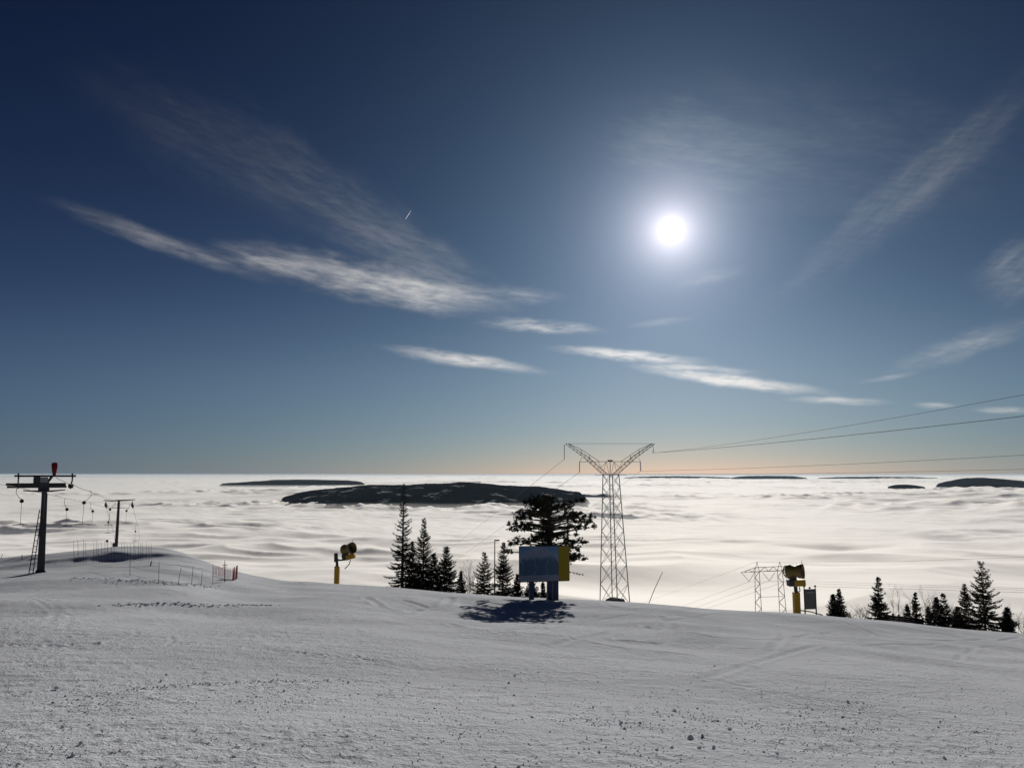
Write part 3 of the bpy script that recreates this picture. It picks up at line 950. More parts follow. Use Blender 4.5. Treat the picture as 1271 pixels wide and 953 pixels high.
def pine():
    rd = random.Random(5)
    r0 = 61.0
    base = G(683, r0); top = P(680.5, 616.5, r0); h = top.z - base.z
    root = thing('pine_tree', 'big dark pine with a domed layered crown behind the billboard', 'tree', base)
    px = r0 / 940.0 * 1.02
    tr = MB()
    path = [Vector((0, 0, -0.4)), Vector((0.02, 0, h * .2)), Vector((-0.05, .05, h * .45)), Vector((-.02, .08, h * .7)), Vector((-0.12, .0, h * .93))]
    tr.tube(path, [.34, .29, .25, .20, .06], 10)
    tr.build('trunk', M['bark'], root, True)

    def ax(z):
        t = z / h
        for i in range(len(path) - 1):
            if path[i + 1].z >= z or i == len(path) - 2:
                return path[i].lerp(path[i + 1], (z - path[i].z) / (path[i + 1].z - path[i].z))
    crown = MB(); limbs = MB()
    # half width of the crown by height above the ground (from its outline), m
    zt = [2.0, 2.6, 3.4, 4.3, 5.0, 5.8, 6.5, 7.2, 7.8, h + .1]
    wt = [2.0, 3.3, 3.6, 3.6, 3.5, 3.5, 3.2, 2.7, 2.1, 1.0]

    def tuft(p, s, d):
        for i in range(13):
            v = Vector((rd.gauss(0, 1), rd.gauss(0, 1), rd.gauss(0.35, .7)))
            v = (v.normalized() + d * 0.5).normalized() * s * rd.uniform(.6, 1.15)
            sd = v.cross(Vector((rd.random(), rd.random(), rd.random()))).normalized() * s * .17
            crown.tri(p - sd, p + sd, p + v)
    n = 84
    for i in range(n):
        z = 2.7 + (h - 3.1) * (min(1, max(0, (i + rd.gauss(0, 3.5)) / n))) ** 0.85
        an = i * 2.39996 + rd.uniform(-.4, .4)
        out = Vector((math.cos(an), math.sin(an), 0))
        lv = float(np.interp(z, zt, wt)) * rd.uniform(.58, 1.06)
        if z < 3.0 and out.x < -0.2: lv *= 0.25
        if z < 3.2 and out.x > 0: lv *= 0.8
        rise = 0.5 * (z / h) ** 3 + rd.uniform(-.22, .16)
        if out.y < 0 and z < 5.4: lv = min(lv, 2.3)
        p0 = ax(z - rise * 0.6)
        pts = [p0]; q = p0.copy(); dd_ = (out + Vector((0, 0, 0.25))).normalized()
        nseg = 6
        for s in range(nseg):
            dd_ = (dd_ + Vector((rd.gauss(0, .14), rd.gauss(0, .14), rise * .15 - .06 + rd.gauss(0, .06)))).normalized()
            q = q + dd_ * (lv / nseg); pts.append(q.copy())
        limbs.tube(pts, [0.085 * (1 - s / (nseg + 1)) * (lv / 3.2 + .15) for s in range(nseg + 1)], 5)
        for s in range(1, nseg + 1):
            f = s / nseg
            if f < 0.34 or rd.random() < .12: continue
            for kk in range(2 + int(3 * f)):
                sd = (dd_.cross(Vector((0, 0, 1))) * rd.choice((-1, 1)) + dd_ * rd.uniform(0, 1.2) + Vector((0, 0, rd.uniform(-.35, .75)))).normalized()
                Lb = rd.uniform(.25, .85) * (1.15 - .5 * f)
                e = pts[s] + sd * Lb
                limbs.tube([pts[s], pts[s] + sd * Lb * .5 + Vector((0, 0, -.02)), e], [.022, .016, .008], 3, cap=False)
                m_ = max(2, int(Lb / .17))
                for t_ in range(m_):
                    tuft(pts[s].lerp(e, (t_ + 1) / m_) + Vector((rd.gauss(0, .04), rd.gauss(0, .04), rd.gauss(0, .05))), .20, Vector((0, 0, .5)))
        tuft(pts[-1], .25, dd_)
    # a stray low branch at the right
    q = [Vector((.3, 0, 2.35)), Vector((1.4, -.2, 2.2)), Vector((2.5, -.2, 1.95))]
    limbs.tube(q, [.05, .03, .012], 4)
    for f in (.55, .7, .8, .9, 1.0): tuft(q[0].lerp(q[2], f) + Vector((0, 0, -.03)), .17, Vector((1, 0, 0)))
    limbs.build('limbs', M['bark'], root)
    crown.build('crown', M['pine_needles'], root)
    return root


pine()


# ------------------------------------------------------------------ billboard with the slope map
def map_material():
    m, t, out = new_mat('printed_slope_map')
    tc = t.n('ShaderNodeTexCoord').outputs['Object']
    sp = t.n('ShaderNodeSeparateXYZ'); t.put(sp.inputs[0], tc)
    x, z = sp.outputs[0], sp.outputs[2]           # x 0..3, z 0..2.8 local metres
    n1 = t.noise(tc, 1.3, 5.0, 0.6); n2 = t.noise(tc, 5.0, 5.0, 0.7)
    sky_c = t.mix(t.step(z, 1.7, 2.8), (0.22, 0.34, 0.46), (0.07, 0.21, 0.38))
    # summit dome and woods below it
    dx_ = t.m('SUBTRACT', x, 1.45)
    rim = t.m('ADD', t.m('SUBTRACT', 2.58, t.m('MULTIPLY', t.m('MULTIPLY', dx_, dx_), 0.55)), t.m('MULTIPLY', t.m('SUBTRACT', n1, .5), .35))
    mt = t.step(z, rim, t.m('SUBTRACT', rim, 0.08))
    snowc = t.mix(n2, (0.22, 0.24, 0.34), (0.36, 0.35, 0.42))
    wood = t.mix(n2, (0.02, 0.06, 0.12), (0.08, 0.18, 0.28))
    wmask = t.step(t.m('ADD', z, t.m('MULTIPLY', t.m('SUBTRACT', n1, .5), 1.3)), 1.95, 1.45)
    body = t.mix(wmask, snowc, wood)
    # pale ski runs fanning down
    ph = t.m('ADD', t.m('MULTIPLY', x, 3.2), t.m('MULTIPLY', t.noise(tc, 1.6, 3.0), 5.0))
    run = t.step(t.m('ABSOLUTE', t.m('SINE', ph)), 0.22, 0.05)
    body = t.mix(t.m('MULTIPLY', run, 0.45), body, (0.34, 0.42, 0.5))
    c = t.mix(mt, sky_c, body)
    leg = t.step(z, 0.44, 0.42)
    lines = t.m('MULTIPLY', t.step(t.m('FRACT', t.m('MULTIPLY', z, 11.0)), .5, .6), t.step(t.noise(tc, 14.0, 1.0), .45, .55))
    c = t.mix(leg, c, t.mix(t.m('MULTIPLY', lines, 0.6), (0.30, 0.31, 0.40), (0.12, 0.14, 0.22)))
    b = t.n('ShaderNodeBsdfPrincipled'); t.put(b.inputs['Base Color'], t.mix(1.0, c, (0.66, 0.76, 0.84), 'MULTIPLY')); b.inputs['Roughness'].default_value = 0.6
    t.put(out.inputs[0], b.outputs[0])
    return m


def billboard():
    r0 = 57.5
    A = P(645.3, 719, r0); B = P(706.2, 722.5, r0 + 0.9)
    topA = P(645.3, 676, r0)
    base = Vector((A.x, A.y, gz(A.x, A.y)))
    dirv = Vector((B.x - A.x, B.y - A.y, 0)); Wd = dirv.length; rz = math.atan2(dirv.y, dirv.x)
    z0 = (A.z + B.z) / 2 - base.z; Hh = topA.z - A.z
    root = thing('billboard', 'big ski slope map billboard with blue picture and yellow side strip on posts', 'billboard', base, rz)
    wx = Wd * 0.785
    pn = MB().box((0, 0, 0), (wx, .05, Hh)); me = pn.mesh('map_panel')
    for v in me.vertices: v.co += Vector((wx / 2, 0, Hh / 2))
    o = link('map_panel', me, map_material(), root, (0, 0, z0)); o['label'] = 'printed blue picture of the mountain and its runs'
    ys = MB().box(((wx + Wd) / 2 + .003, -.004, z0 + Hh / 2), (Wd - wx, .06, Hh + .01)).build('side_strip', M['strip'], root); ys['label'] = 'yellow printed strip'
    fr = MB()
    fr.box((Wd / 2, .05, z0 + Hh + .03), (Wd + .08, .12, .05)).box((Wd / 2, .05, z0 - .03), (Wd + .08, .12, .05))
    fr.box((-.03, .05, z0 + Hh / 2), (.05, .12, Hh + .004)).box((Wd + .03, .05, z0 + Hh / 2), (.05, .12, Hh + .004))
    fr.build('frame', M['frame'], root)
    px = r0 / 940.0
    for (u0, u1) in ((657.5, 663.5), (680.5, 685.6), (687.2, 694.2)):
        x0 = (u0 - 645.3) * px * 1.0; x1 = (u1 - 645.3) * px
        MB().box(((x0 + x1) / 2, .22, (z0 - .2) / 2 + .1), (x1 - x0, .22, z0 + 0.9)).build('post', M['bluepost'], root, bevel=.01)
    for zz in (.25, .75):
        MB().box((Wd / 2, .10, z0 + Hh * zz), (Wd - .1, .06, .10)).build('rail', M['frame'], root)


M['strip'] = plain('yellow_print', (0.28, 0.20, 0.008), 0.5, var=0.12, scale=2.0)
billboard()


# ------------------------------------------------------------------ lattice helpers
def member(root, name, a, b, rad, mat, seg=4):
    return MB().tube([a, b], rad, seg).build(name, mat, root)


def lattice_face(root, a0, a1, b0, b1, n, rad, mat, pinch=0.9):
    """X bracing between the chords a0-a1 and b0-b1"""
    a0, a1, b0, b1 = map(Vector, (a0, a1, b0, b1))
    ts = [0.0]; st = 1.0
    for i in range(n): ts.append(ts[-1] + st); st *= pinch
    ts = [q / ts[-1] for q in ts]
    for i in range(n):
        p, q = a0.lerp(a1, ts[i]), a0.lerp(a1, ts[i + 1]); s, t = b0.lerp(b1, ts[i]), b0.lerp(b1, ts[i + 1])
        member(root, 'brace', p, t, rad, mat, 3); member(root, 'brace', s, q, rad, mat, 3)


# ------------------------------------------------------------------ V topped pylon
def v_pylon():
    r0 = 150.0; px = r0 / 940.0
    c = P(763, 742, r0)
    gzz = gz(c.x, c.y)
    yaw = math.atan2(-c.x, c.y)
    root = thing('power_pylon', 'tall lattice power pylon with a V shaped top just beyond the crest', 'pylon', (c.x, c.y, gzz), yaw)
    Mst = M['steel']

    def L(u, v, dy=0.0):
        """point in the tower's own frame lying on a sight line, in the plane facing the viewer"""
        p = P(u, v, r0)
        q = Matrix.Rotation(-yaw, 3, 'Z') @ Vector((p.x - c.x, p.y - c.y, 0))
        return Vector((q.x, dy, p.z - gzz))
    zt = L(758, 589).z; z742 = L(763, 742).z
    th = R_(10)
    bot, top = [], []
    cT = L(758.3, 589)
    for k in range(4):
        a = th + k * math.pi / 2
        kb = (zt - 0) / (zt - z742)
        d0 = 17.7 * px; d1 = 9.8 * px
        dB = d1 + (d0 - d1) * kb
        cB = Vector((0, 0, 0)) + (Vector((0, 0, 0)) - Vector((cT.x, 0, 0))) * (kb - 1)
        bot.append(Vector((cB.x + dB * math.cos(a), dB * math.sin(a), -0.3)))
        top.append(Vector((cT.x + d1 * math.cos(a), d1 * math.sin(a), zt)))
    for k in range(4):
        member(root, 'leg', bot[k], top[k], 0.125, Mst)
        k2 = (k + 1) % 4
        lattice_face(root, bot[k], top[k], bot[k2], top[k2], 9, 0.048, Mst, 0.94)
        member(root, 'crossbar', top[k], top[k2], 0.10, Mst)
    # waist bar with small outriggers
    member(root, 'crossbar', L(738, 589.2), L(778, 589.2), 0.05, Mst)
    # arms
    for s in (-1, 1):
        def A_(u, v, dy=0.0): return L(757.3 + s * u, v, dy)
        tipa = A_(55.5, 550.8); tipb = A_(52.0, 550.4)
        w_ = 0.9
        low0, low1 = A_(9.0, 589, -w_), A_(9.0, 589, w_)
        kn0, kn1 = A_(33, 567.5, -w_ * .6), A_(33, 567.5, w_ * .6)
        member(root, 'arm_chord', low0, kn0, .075, Mst); member(root, 'arm_chord', low1, kn1, .075, Mst)
        member(root, 'arm_chord', kn0, tipa, .075, Mst); member(root, 'arm_chord', kn1, tipa, .075, Mst)
        up0, up1 = A_(2.5, 589, -w_), A_(2.5, 589, w_)
        m0, m1 = A_(27, 567, -w_ * .6), A_(27, 567, w_ * .6)
        member(root, 'arm_chord', up0, m0, .09, Mst); member(root, 'arm_chord', up1, m1, .09, Mst)
        member(root, 'arm_chord', m0, tipb, .09, Mst); member(root, 'arm_chord', m1, tipb, .09, Mst)
        # upper stay from the crossbar over two posts to the tip
        t0, t1, t2 = A_(13.5, 572.5), A_(25.5, 564.5), A_(36, 557.5)
        member(root, 'arm_stay', t0, t1, .05, Mst, 3); member(root, 'arm_stay', t1, t2, .05, Mst, 3); member(root, 'arm_stay', t2, tipb, .05, Mst, 3)
        member(root, 'arm_post', t2, A_(36, 563.5), .05, Mst, 3); member(root, 'arm_post', t1, A_(25, 572), .05, Mst, 3)
        # zigzag between lower and upper chords, both sides
        for (lo_a, lo_b, hi_a, hi_b, n) in ((low0, kn0, up0, m0, 6), (low1, kn1, up1, m1, 6), (kn0, tipa, m0, tipb, 5), (kn1, tipa, m1, tipb, 5)):
            for i in range(n):
                f0, f1 = i / n, (i + .5) / n
                member(root, 'brace', lo_a.lerp(lo_b, f0), hi_a.lerp(hi_b, f1), .035, Mst, 3)
                member(root, 'brace', hi_a.lerp(hi_b, f1), lo_a.lerp(lo_b, (i + 1) / n), .035, Mst, 3)
        # inner frame round the head
        member(root, 'brace', A_(9.0, 589), A_(5, 573), .045, Mst, 3); member(root, 'brace', A_(1.5, 589), A_(4.5, 573.5), .045, Mst, 3)
        member(root, 'brace', A_(5, 573), A_(15, 585), .04, Mst, 3); member(root, 'brace', A_(15, 573), A_(11, 580), .04, Mst, 3)
        # crossbar that carries the inner conductor
        member(root, 'crossbar', A_(0, 572.7), A_(38 if s < 0 else 37.5, 573), .065, Mst)
        member(root, 'brace', A_(38, 573), A_(35, 568), .04, Mst, 3)
        # outrigger near the tip
        if s < 0:
            member(root, 'insulator', A_(57, 551.5), A_(57, 570), .07, M['glass'], 6)
            member(root, 'insulator', A_(38, 573), A_(38, 586), .08, M['glass'], 6)
        else:
            member(root, 'brace', A_(52.5, 551), A_(54, 558.5), .05, Mst, 3)
            member(root, 'insulator', A_(54, 558.5), A_(53, 562), .08, M['glass'], 6)
            member(root, 'insulator', A_(37.5, 573), A_(38, 584.5), .12, M['white'], 6)
    member(root, 'crossbar', L(701.8, 550.4), L(811, 550.4), .035, Mst, 3)
    member(root, 'peak', L(757.3, 589), L(757.3, 571), .10, Mst)
    MB().box(L(757.3, 571.8), (1.0, .4, .35)).build('bracket', Mst, root)
    # footing mound of blasted rock under snow
    mb = MB(); rd = random.Random(3); n = 16
    ctr = Vector((0, 0, z742 + .12)); ring = []
    for rr_, zz in ((.9, z742 + .02), (1.7, z742 - .3), (4.5, -1.5)):
        ring.append([Vector((rr_ * math.cos(6.283 * i / n) * rd.uniform(.85, 1.15), rr_ * math.sin(6.283 * i / n) * rd.uniform(.85, 1.15), zz + rd.uniform(-.12, .12))) for i in range(n)])
    mb.v = [ctr] + sum(ring, [])
    for i in range(n):
        j = (i + 1) % n
        mb.f.append((0, 1 + i, 1 + j))
        for q in range(2): mb.f.append((1 + q * n + i, 1 + (q + 1) * n + i, 1 + (q + 1) * n + j, 1 + q * n + j))
    mb.build('footing', M['rock'], root)
    return root


v_pylon()


def h_pylon():
    r0 = 340.0
    c = P(956, 757, r0); gzz = gz(c.x, c.y); yaw = math.atan2(-c.x, c.y)
    root = thing('power_pylon', 'far portal pylon with two lattice legs and one crossarm behind the crest', 'pylon', (c.x, c.y, gzz), yaw)
    Mst = M['steel']

    def L(u, v, dy=0.0):
        p = P(u, v, r0); q = Matrix.Rotation(-yaw, 3, 'Z') @ Vector((p.x - c.x, p.y - c.y, 0))
        return Vector((q.x, dy, p.z - gzz))
    for (ut, ua, ub, va) in ((939.5, 937.0, 942.5, 709), (967.8, 965.0, 971.0, 708)):
        drift = 1.6 if ut < 950 else 3.6
        zb = -0.4
        tp = L(ut, 697)
        for (uu, dw) in ((ua, -1), (ub, 1)):
            a = L(uu if dw < 0 else ub, va); b = L((ua if dw < 0 else ub) + drift + dw * 1.0, 757)
            d = (b - a); low = a + d * ((a.z - zb) / (a.z - b.z))
            for dy in (-.9, .9):
                member(root, 'leg', a + Vector((0, dy * .7, 0)), low + Vector((0, dy * 1.6, 0)), .15, Mst)
                member(root, 'leg', a + Vector((0, dy * .7, 0)), tp, .12, Mst)
        n = 13
        a0, b0 = L(ua, va), L(ub, va)
        a1 = L(ua + drift - 1, 757); b1 = L(ub + drift + 1, 757)
        fa = (a0.z - zb) / (a0.z - a1.z); a1 = a0 + (a1 - a0) * fa; b1 = b0 + (b1 - b0) * fa
        for i in range(n):
            f0, f1 = i / n, (i + 1) / n
            for dy in (-.9, .9):
                o0, o1 = Vector((0, dy * (.7 + .9 * f0), 0)), Vector((0, dy * (.7 + .9 * f1), 0))
                if i % 2: member(root, 'brace', a0.lerp(a1, f0) + o0, b0.lerp(b1, f1) + o1, .075, Mst, 3)
                else: member(root, 'brace', b0.lerp(b1, f0) + o0, a0.lerp(a1, f1) + o1, .075, Mst, 3)
    # crossarm
    lt, rt = L(919, 710.5), L(990, 707.2)
    for dy in (-.7, .7):
        o = Vector((0, dy, 0))
        member(root, 'arm_chord', lt, L(938, 709.3) + o, .12, Mst); member(root, 'arm_chord', L(938, 709.3) + o, L(970, 707.8) + o, .14, Mst); member(root, 'arm_chord', L(970, 707.8) + o, rt, .12, Mst)
        member(root, 'arm_chord', lt, L(938, 704) + o, .09, Mst); member(root, 'arm_chord', L(938, 704) + o, L(970, 702.6) + o, .09, Mst); member(root, 'arm_chord', L(970, 702.6) + o, rt, .09, Mst)
        for (a, b) in (((924, 710.2), (929, 706.8)), ((929, 706.8), (934, 709.6)), ((934, 709.6), (938, 704)), ((943, 709), (949, 703.5)), ((949, 703.5), (954, 708.7)), ((954, 708.7), (960, 703)), ((960, 703), (965, 708)),
                       ((972, 707.8), (976, 703.9)), ((976, 703.9), (981, 707.5)), ((981, 707.5), (984, 705.6))):
            member(root, 'brace', L(*a) + o, L(*b) + o, .06, Mst, 3)
    member(root, 'crossbar', L(940.5, 740.8), L(972, 739.8), .12, Mst)
    for (ul, ur, ub_, vb) in ((921, 936.5, 929.8, 721.6), (947, 962, 955, 720.4), (972, 988, 980, 719.5)):
        member(root, 'insulator', L(ul, 711), L(ub_, vb), .10, M['glass'], 5)
        member(root, 'insulator', L(ur, 710), L(ub_, vb), .10, M['glass'], 5)
    return root


h_pylon()


def wire(label, pts, rad, group, sag=0.0, n=24, cat='power line', name='power_line'):
    P3 = [Vector(p) for p in pts]
    path = []
    for i in range(len(P3) - 1):
        for k in range(n + (i == len(P3) - 2)):
            t = k / n
            path.append(P3[i].lerp(P3[i + 1], t) - Vector((0, 0, 4 * sag * t * (1 - t))))
    o = MB().tube(path, rad, 4).build(name, M['cable'])
    return tag(o, label, cat, group)


GW = 'conductors of the V topped pylon'
r0 = 150.0
wire('upper one of the two wires rising from the pylon tip to the right edge', [P(812, 562, r0), P(1420, 462, 74)], .022, GW, 0.6)
wire('thicker wire under the uppermost one, from the pylon tip to the right edge', [P(810, 562, r0), P(1420, 499, 80)], .036, GW, 0.35)
wire('wire leaving the right inner insulator just above the horizon', [P(795, 584.5, r0), P(1420, 556, 95)], .026, GW, 0.35)
wire('lowest wire to the right edge, lying almost on the horizon', [P(757, 588.5, r0), P(1420, 578.5, 98)], .022, GW, 0.3)
wire('wire running down left from the outermost left insulator', [P(700.3, 570, r0), P(570, 672, 330), P(500, 728, 520)], .03, GW)
wire('wire running down left from the left inner insulator', [P(719.3, 586, r0), P(574, 689, 330), P(510, 735, 520)], .03, GW)
wire('wire running down left behind the pine crown', [P(795, 584.5, r0), P(640, 700, 330), P(585, 742, 520)], .022, GW)
GH = 'conductors of the far portal pylon'
r1 = 340.0
wire('lower left wire from the outer insulator of the portal pylon', [P(929.8, 721.6, r1), P(853, 750, 600), P(800, 770, 800)], .05, GH)
wire('lower left wire from the middle insulator of the portal pylon', [P(955, 720.4, r1), P(868, 752, 600), P(820, 770, 800)], .05, GH)
wire('lower left wire from the right insulator of the portal pylon', [P(980, 719.5, r1), P(880, 754, 600), P(830, 771, 800)], .05, GH)
wire('thin earth wire from the left peak of the portal pylon down left', [P(939.5, 697, r1), P(840, 733, 600), P(760, 762, 800)], .04, GH)
wire('thin earth wire rising right from the portal pylon', [P(939.5, 697, r1), P(967.8, 697, r1), P(1110, 696.8, 260), P(1420, 686, 200)], .035, GH, 0.0)
wire('topmost of the three close wires behind the right spruces', [P(929.8, 721.6, r1), P(1010, 721.5, 300), P(1271, 729.8, 220), P(1420, 733, 190)], .035, GH)
wire('middle one of the three close wires behind the right spruces', [P(955, 720.4, r1), P(1012, 724, 300), P(1271, 732, 220), P(1420, 735, 190)], .035, GH)
wire('lowest of the three close wires behind the right spruces', [P(980, 719.5, r1), P(1012, 727.5, 300), P(1271, 735, 220), P(1420, 738, 190)], .045, GH)


# ------------------------------------------------------------------ drag lift
def tower_one():
    r0 = 62.0; px = r0 / 940.0
    base = hit(50.5, 710, 40, 80)
    rr_ = math.hypot(base.x, base.y)
    yaw = math.atan2(-base.x, base.y)
    px = rr_ / 940 * math.cos(yaw) ** 2
    root = thing('lift_tower', 'near drag lift tower with ladder, wide crossarm and red windsock', 'lift tower', base, yaw, 'drag lift towers')

    def L(u, v, dy=0.0):
        p = P(u, v, rr_); q = Matrix.Rotation(-yaw, 3, 'Z') @ Vector((p.x - base.x, p.y - base.y, 0))
        return Vector((q.x, dy, p.z - base.z))
    b = L(50.3, 710); t_ = L(55.0, 606)
    MB().tube([L(50.3, 711), L(50.3, 708.6), L(50.6, 706.5)], [.50, .50, .34], 4).build('base_plate', M['darksteel'], root)
    # two channel sections with a bright gap
    MB().tube([L(50.6, 708), L(55.4, 607)], [.38, .26], 4).build('mast', M['darksteel'], root)
    member(root, 'mast_channel', L(54.6, 705, .05), L(58.2, 612, .05), .075, M['greysteel'])
    member(root, 'conduit', L(51.6, 690, -.2), L(55.6, 613, -.2), .02, M['greysteel'])
    # ladder
    lad = MB().tube([L(36.0, 710.5, -.35), L(49.2, 632, -.35)], .05, 4).build('ladder', M['darksteel'], root)
    lad2 = MB().tube([L(41.0, 710.5, -.35), L(52.5, 632, -.35)], .05, 4).build('rail', M['darksteel'], lad)
    n = 11
    for i in range(n):
        f = (i + .6) / n
        MB().tube([L(36.0, 710.5, -.35).lerp(L(49.2, 632, -.35), f), L(41.0, 710.5, -.35).lerp(L(52.5, 632, -.35), f)], .038, 4).build('rung', M['darksteel'], lad)
    MB().tube([L(35, 694, -.35), L(50, 692.5, -.1)], .035, 4).build('ladder_bracket', M['darksteel'], root)
    # head: main double beam, lower beam, upper bar
    MB().box((L(8, 601) + L(81, 601)) / 2, ((81 - 8) * px, .14, .21)).build('crossarm', M['darksteel'], root, bevel=.01)
    MB().box((L(9, 605.2) + L(82, 603)) / 2 + Vector((0, .5, 0)), ((82 - 9) * px, .12, .18)).build('crossarm', M['darksteel'], root, bevel=.01)
    MB().tube([L(29, 608.6, -.4), L(42, 609.2, -.4), L(52, 609.5, -.4), L(64, 609.2, -.4), L(81, 607.6, -.4)], [.06, .08, .10, .09, .05], 4).build('work_platform', M['darksteel'], root)
    MB().box((L(18, 590.8) + L(94, 590.3)) / 2, (76 * px, .10, .15)).build('upper_bar', M['darksteel'], root, bevel=.01)
    MB().box(L(54.5, 604), (14 * px, .5, 11 * px)).build('tower_head', M['darksteel'], root, bevel=.02)
    MB().box(L(45.6, 597), (8.5 * px, .4, 13 * px)).build('control_box', M['darksteel'], root, bevel=.02)
    MB().box(L(54.2, 596.6, -.12), (11.0 * px, .12, 10.5 * px)).build('number_plate', M['greysteel'], root, bevel=.01)
    MB().tube([L(59, 599), L(64.5, 591)], [.12, .15], 4).build('gusset', M['darksteel'], root)
    # hanging wheel assemblies
    for (uc, vt, vw, uw) in ((23, 591, 602.5, 22.8), (90, 590.5, 603, 87.8)):
        MB().tube([L(uc, 587, 0), L(uc, 594)], .07, 5).build('hanger_bolt', M['darksteel'], root)
        MB().tube([L(uc, 593), L(uc - .4, 597), L(uw + (1 if uc > 50 else 0), 599), L(uw, vw - 1)], [.06, .06, .06, .05], 5).build('hanger_rod', M['darksteel'], root)
        bx = MB().box(L(uw, vw), (6.5 * px, .5, 6 * px)); asm = bx.build('wheel_box', M['darksteel'], root, bevel=.03)
        for s in (-1, 1):
            MB().lathe(L(uw, vw + .6, s * .42) - Vector((.05, 0, 0)), (1, 0, 0), [(0, .0), (0, .17), (.03, .2), (.07, .2), (.10, .17), (.10, 0)], 16).build('wheel', M['rubber'], asm)
    # windsock, hanging limp from a bent rod
    MB().tube([L(66, 591), L(68.2, 575), L(68.6, 573)], .02, 4).build('windsock_rod', M['darksteel'], root)
    ws = MB(); ax_t, ax_b = L(68.2, 574), L(67.2, 590.5)
    ws.lathe(ax_t, ax_b - ax_t, [(0, .15), (.06, .235), (.30, .235), (.62, .19), (.92, .13), (1.08, .115)], 14)
    o = ws.build('windsock', M['red'], root, True); o['label'] = 'faded red fabric windsock hanging limp'
    return root, L


def tower_two():
    base = G(145, 124); yaw = math.atan2(-base.x, base.y); rr_ = 124.0; px = rr_ / 940
    root = thing('lift_tower', 'far T shaped drag lift tower standing on the snow mound', 'lift tower', base, yaw, 'drag lift towers')

    def L(u, v, dy=0.0):
        p = P(u, v, rr_); q = Matrix.Rotation(-yaw, 3, 'Z') @ Vector((p.x - base.x, p.y - base.y, 0))
        return Vector((q.x, dy, p.z - base.z))
    MB().tube([L(143.8, 684), L(145.3, 660), L(147.6, 621)], [.24, .22, .17], 8).build('mast', M['darksteel'], root)
    MB().box(L(142, 676), (.5, .5, .5)).build('base_plate', M['darksteel'], root)
    MB().tube([L(128.5, 620.6), L(138, 621.4), L(148, 620.8)], [.07, .11, .14], 4).build('crossarm', M['darksteel'], root)
    MB().tube([L(148, 620.9), L(158, 620.6), L(168, 619.8)], [.14, .11, .07], 4).build('crossarm', M['darksteel'], root)
    MB().tube([L(139, 630.2), L(160, 630.2)], .035, 4).build('guide_bar', M['darksteel'], root)
    for uc in (131.6, 164.4):
        MB().tube([L(uc, 621), L(uc + .2, 624)], .05, 4).build('hanger_rod', M['darksteel'], root)
        a = MB().tube([L(uc - .3, 623.5), L(uc, 627), L(uc + .8, 630)], [.10, .21, .12], 6).build('wheel_box', M['darksteel'], root)
        MB().lathe(L(uc, 627.5, -.3), (1, 0, 0), [(-.04, 0), (-.04, .22), (.04, .22), (.04, 0)], 12).build('wheel', M['rubber'], a)
    return root


t1, L1 = tower_one()
t2 = tower_two()
r1_ = math.hypot(t1.location.x, t1.location.y)
ropeA = [P(23, 604.5, r1_), P(60, 613.5, 76), P(107, 623.2, 99), P(131.5, 628.5, 124), P(141.5, 662, 150), P(146, 700, 175)]
ropeB = [P(90, 601.5, r1_), P(110, 609.3, 74), P(134, 618.8, 96), P(164.5, 626, 124), P(172, 657, 150), P(177, 700, 175)]
GRP = 'haul ropes of the drag lift'
wire('haul rope on the left side of the drag lift towers', [P(-60, 590, 48)] + ropeA, .020, GRP, 0.03, 8, 'haul rope', 'haul_rope')
wire('haul rope on the right side of the drag lift towers', [P(70, 593, 50)] + ropeB, .020, GRP, 0.03, 8, 'haul rope', 'haul_rope')
wire('loose thin cable running from half way up the near tower', [P(56.5, 650.6, r1_), P(72, 651.8, 70), P(97, 657.5, 80)], .012, None, 0.05, 8, 'cable', 'cable')


def tbar(label, u, v_top, v_box, v_bar, half, r, u_bar, flip=1):
    top = P(u, v_top, r); yaw = math.atan2(-top.x, top.y); px = r / 940 * math.cos(yaw)
    root = thing('t_bar', label, 'T-bar', top, yaw, 'T-bars hanging from the haul rope')
    zb = (v_top - v_box) * px; ze = (v_top - v_bar) * px
    du = (u_bar - u) * px
    MB().tube([(0, 0, 0), (flip * .14, 0, -.05), (flip * .16, 0, zb * .45), (du * .6 + flip * .05, 0, zb * .85), (du, 0, zb + .1)], .02, 5).build('hanger_arm', M['darksteel'], root)
    MB().lathe((du, -.10, zb - .06), (0, 1, 0), [(0, 0), (0, .12), (.03, .15), (.17, .15), (.20, .12), (.20, 0)], 14).build('spring_box', M['rubber'], root)
    MB().tube([(du, 0, zb - .15), (du * 1.05, 0, ze)], .02, 4).build('pull_cord', M['darksteel'], root)
    MB().tube([(du * 1.05 - half, 0, ze - .01), (du * 1.05 - half * .4, 0, ze + .03), (du * 1.05, 0, ze + .05), (du * 1.05 + half * .4, 0, ze + .03), (du * 1.05 + half, 0, ze - .01)], [.024, .034, .045, .034, .024], 5).build('crossbar', M['timber'], root)
    return root


tbar('T-bar under the left wheel of the near tower', 23.5, 605, 620.5, 650.3, .52, r1_, 27.5, -1)
tbar('T-bar with hooked arm right beside the near tower mast', 82.5, 618.5, 631, 652.3, .50, 86, 83.8, -1)
tbar('largest free hanging T-bar half way between the towers', 111, 609, 622.5, 649.3, .60, 75, 106, 1)
tbar('thin T-bar just right of the largest one', 114, 625, 633.5, 650.6, .48, 103, 115.5, -1)
tbar('T-bar close left of the far tower mast', 141.5, 620.5, 631, 650.4, .50, 106, 137.8, 1)
tbar('short T-bar close right of the far tower mast', 159.5, 624.8, 633, 648.3, .50, 120, 157.8, 1)
tbar('T-bar hanging low beyond the far tower on its left', 134.5, 638, 647, 661, .45, 133, 135, 1)
tbar('T-bar hanging lowest beyond the far tower on its right', 170, 650, 658.5, 671.2, .50, 146, 168.8, -1)


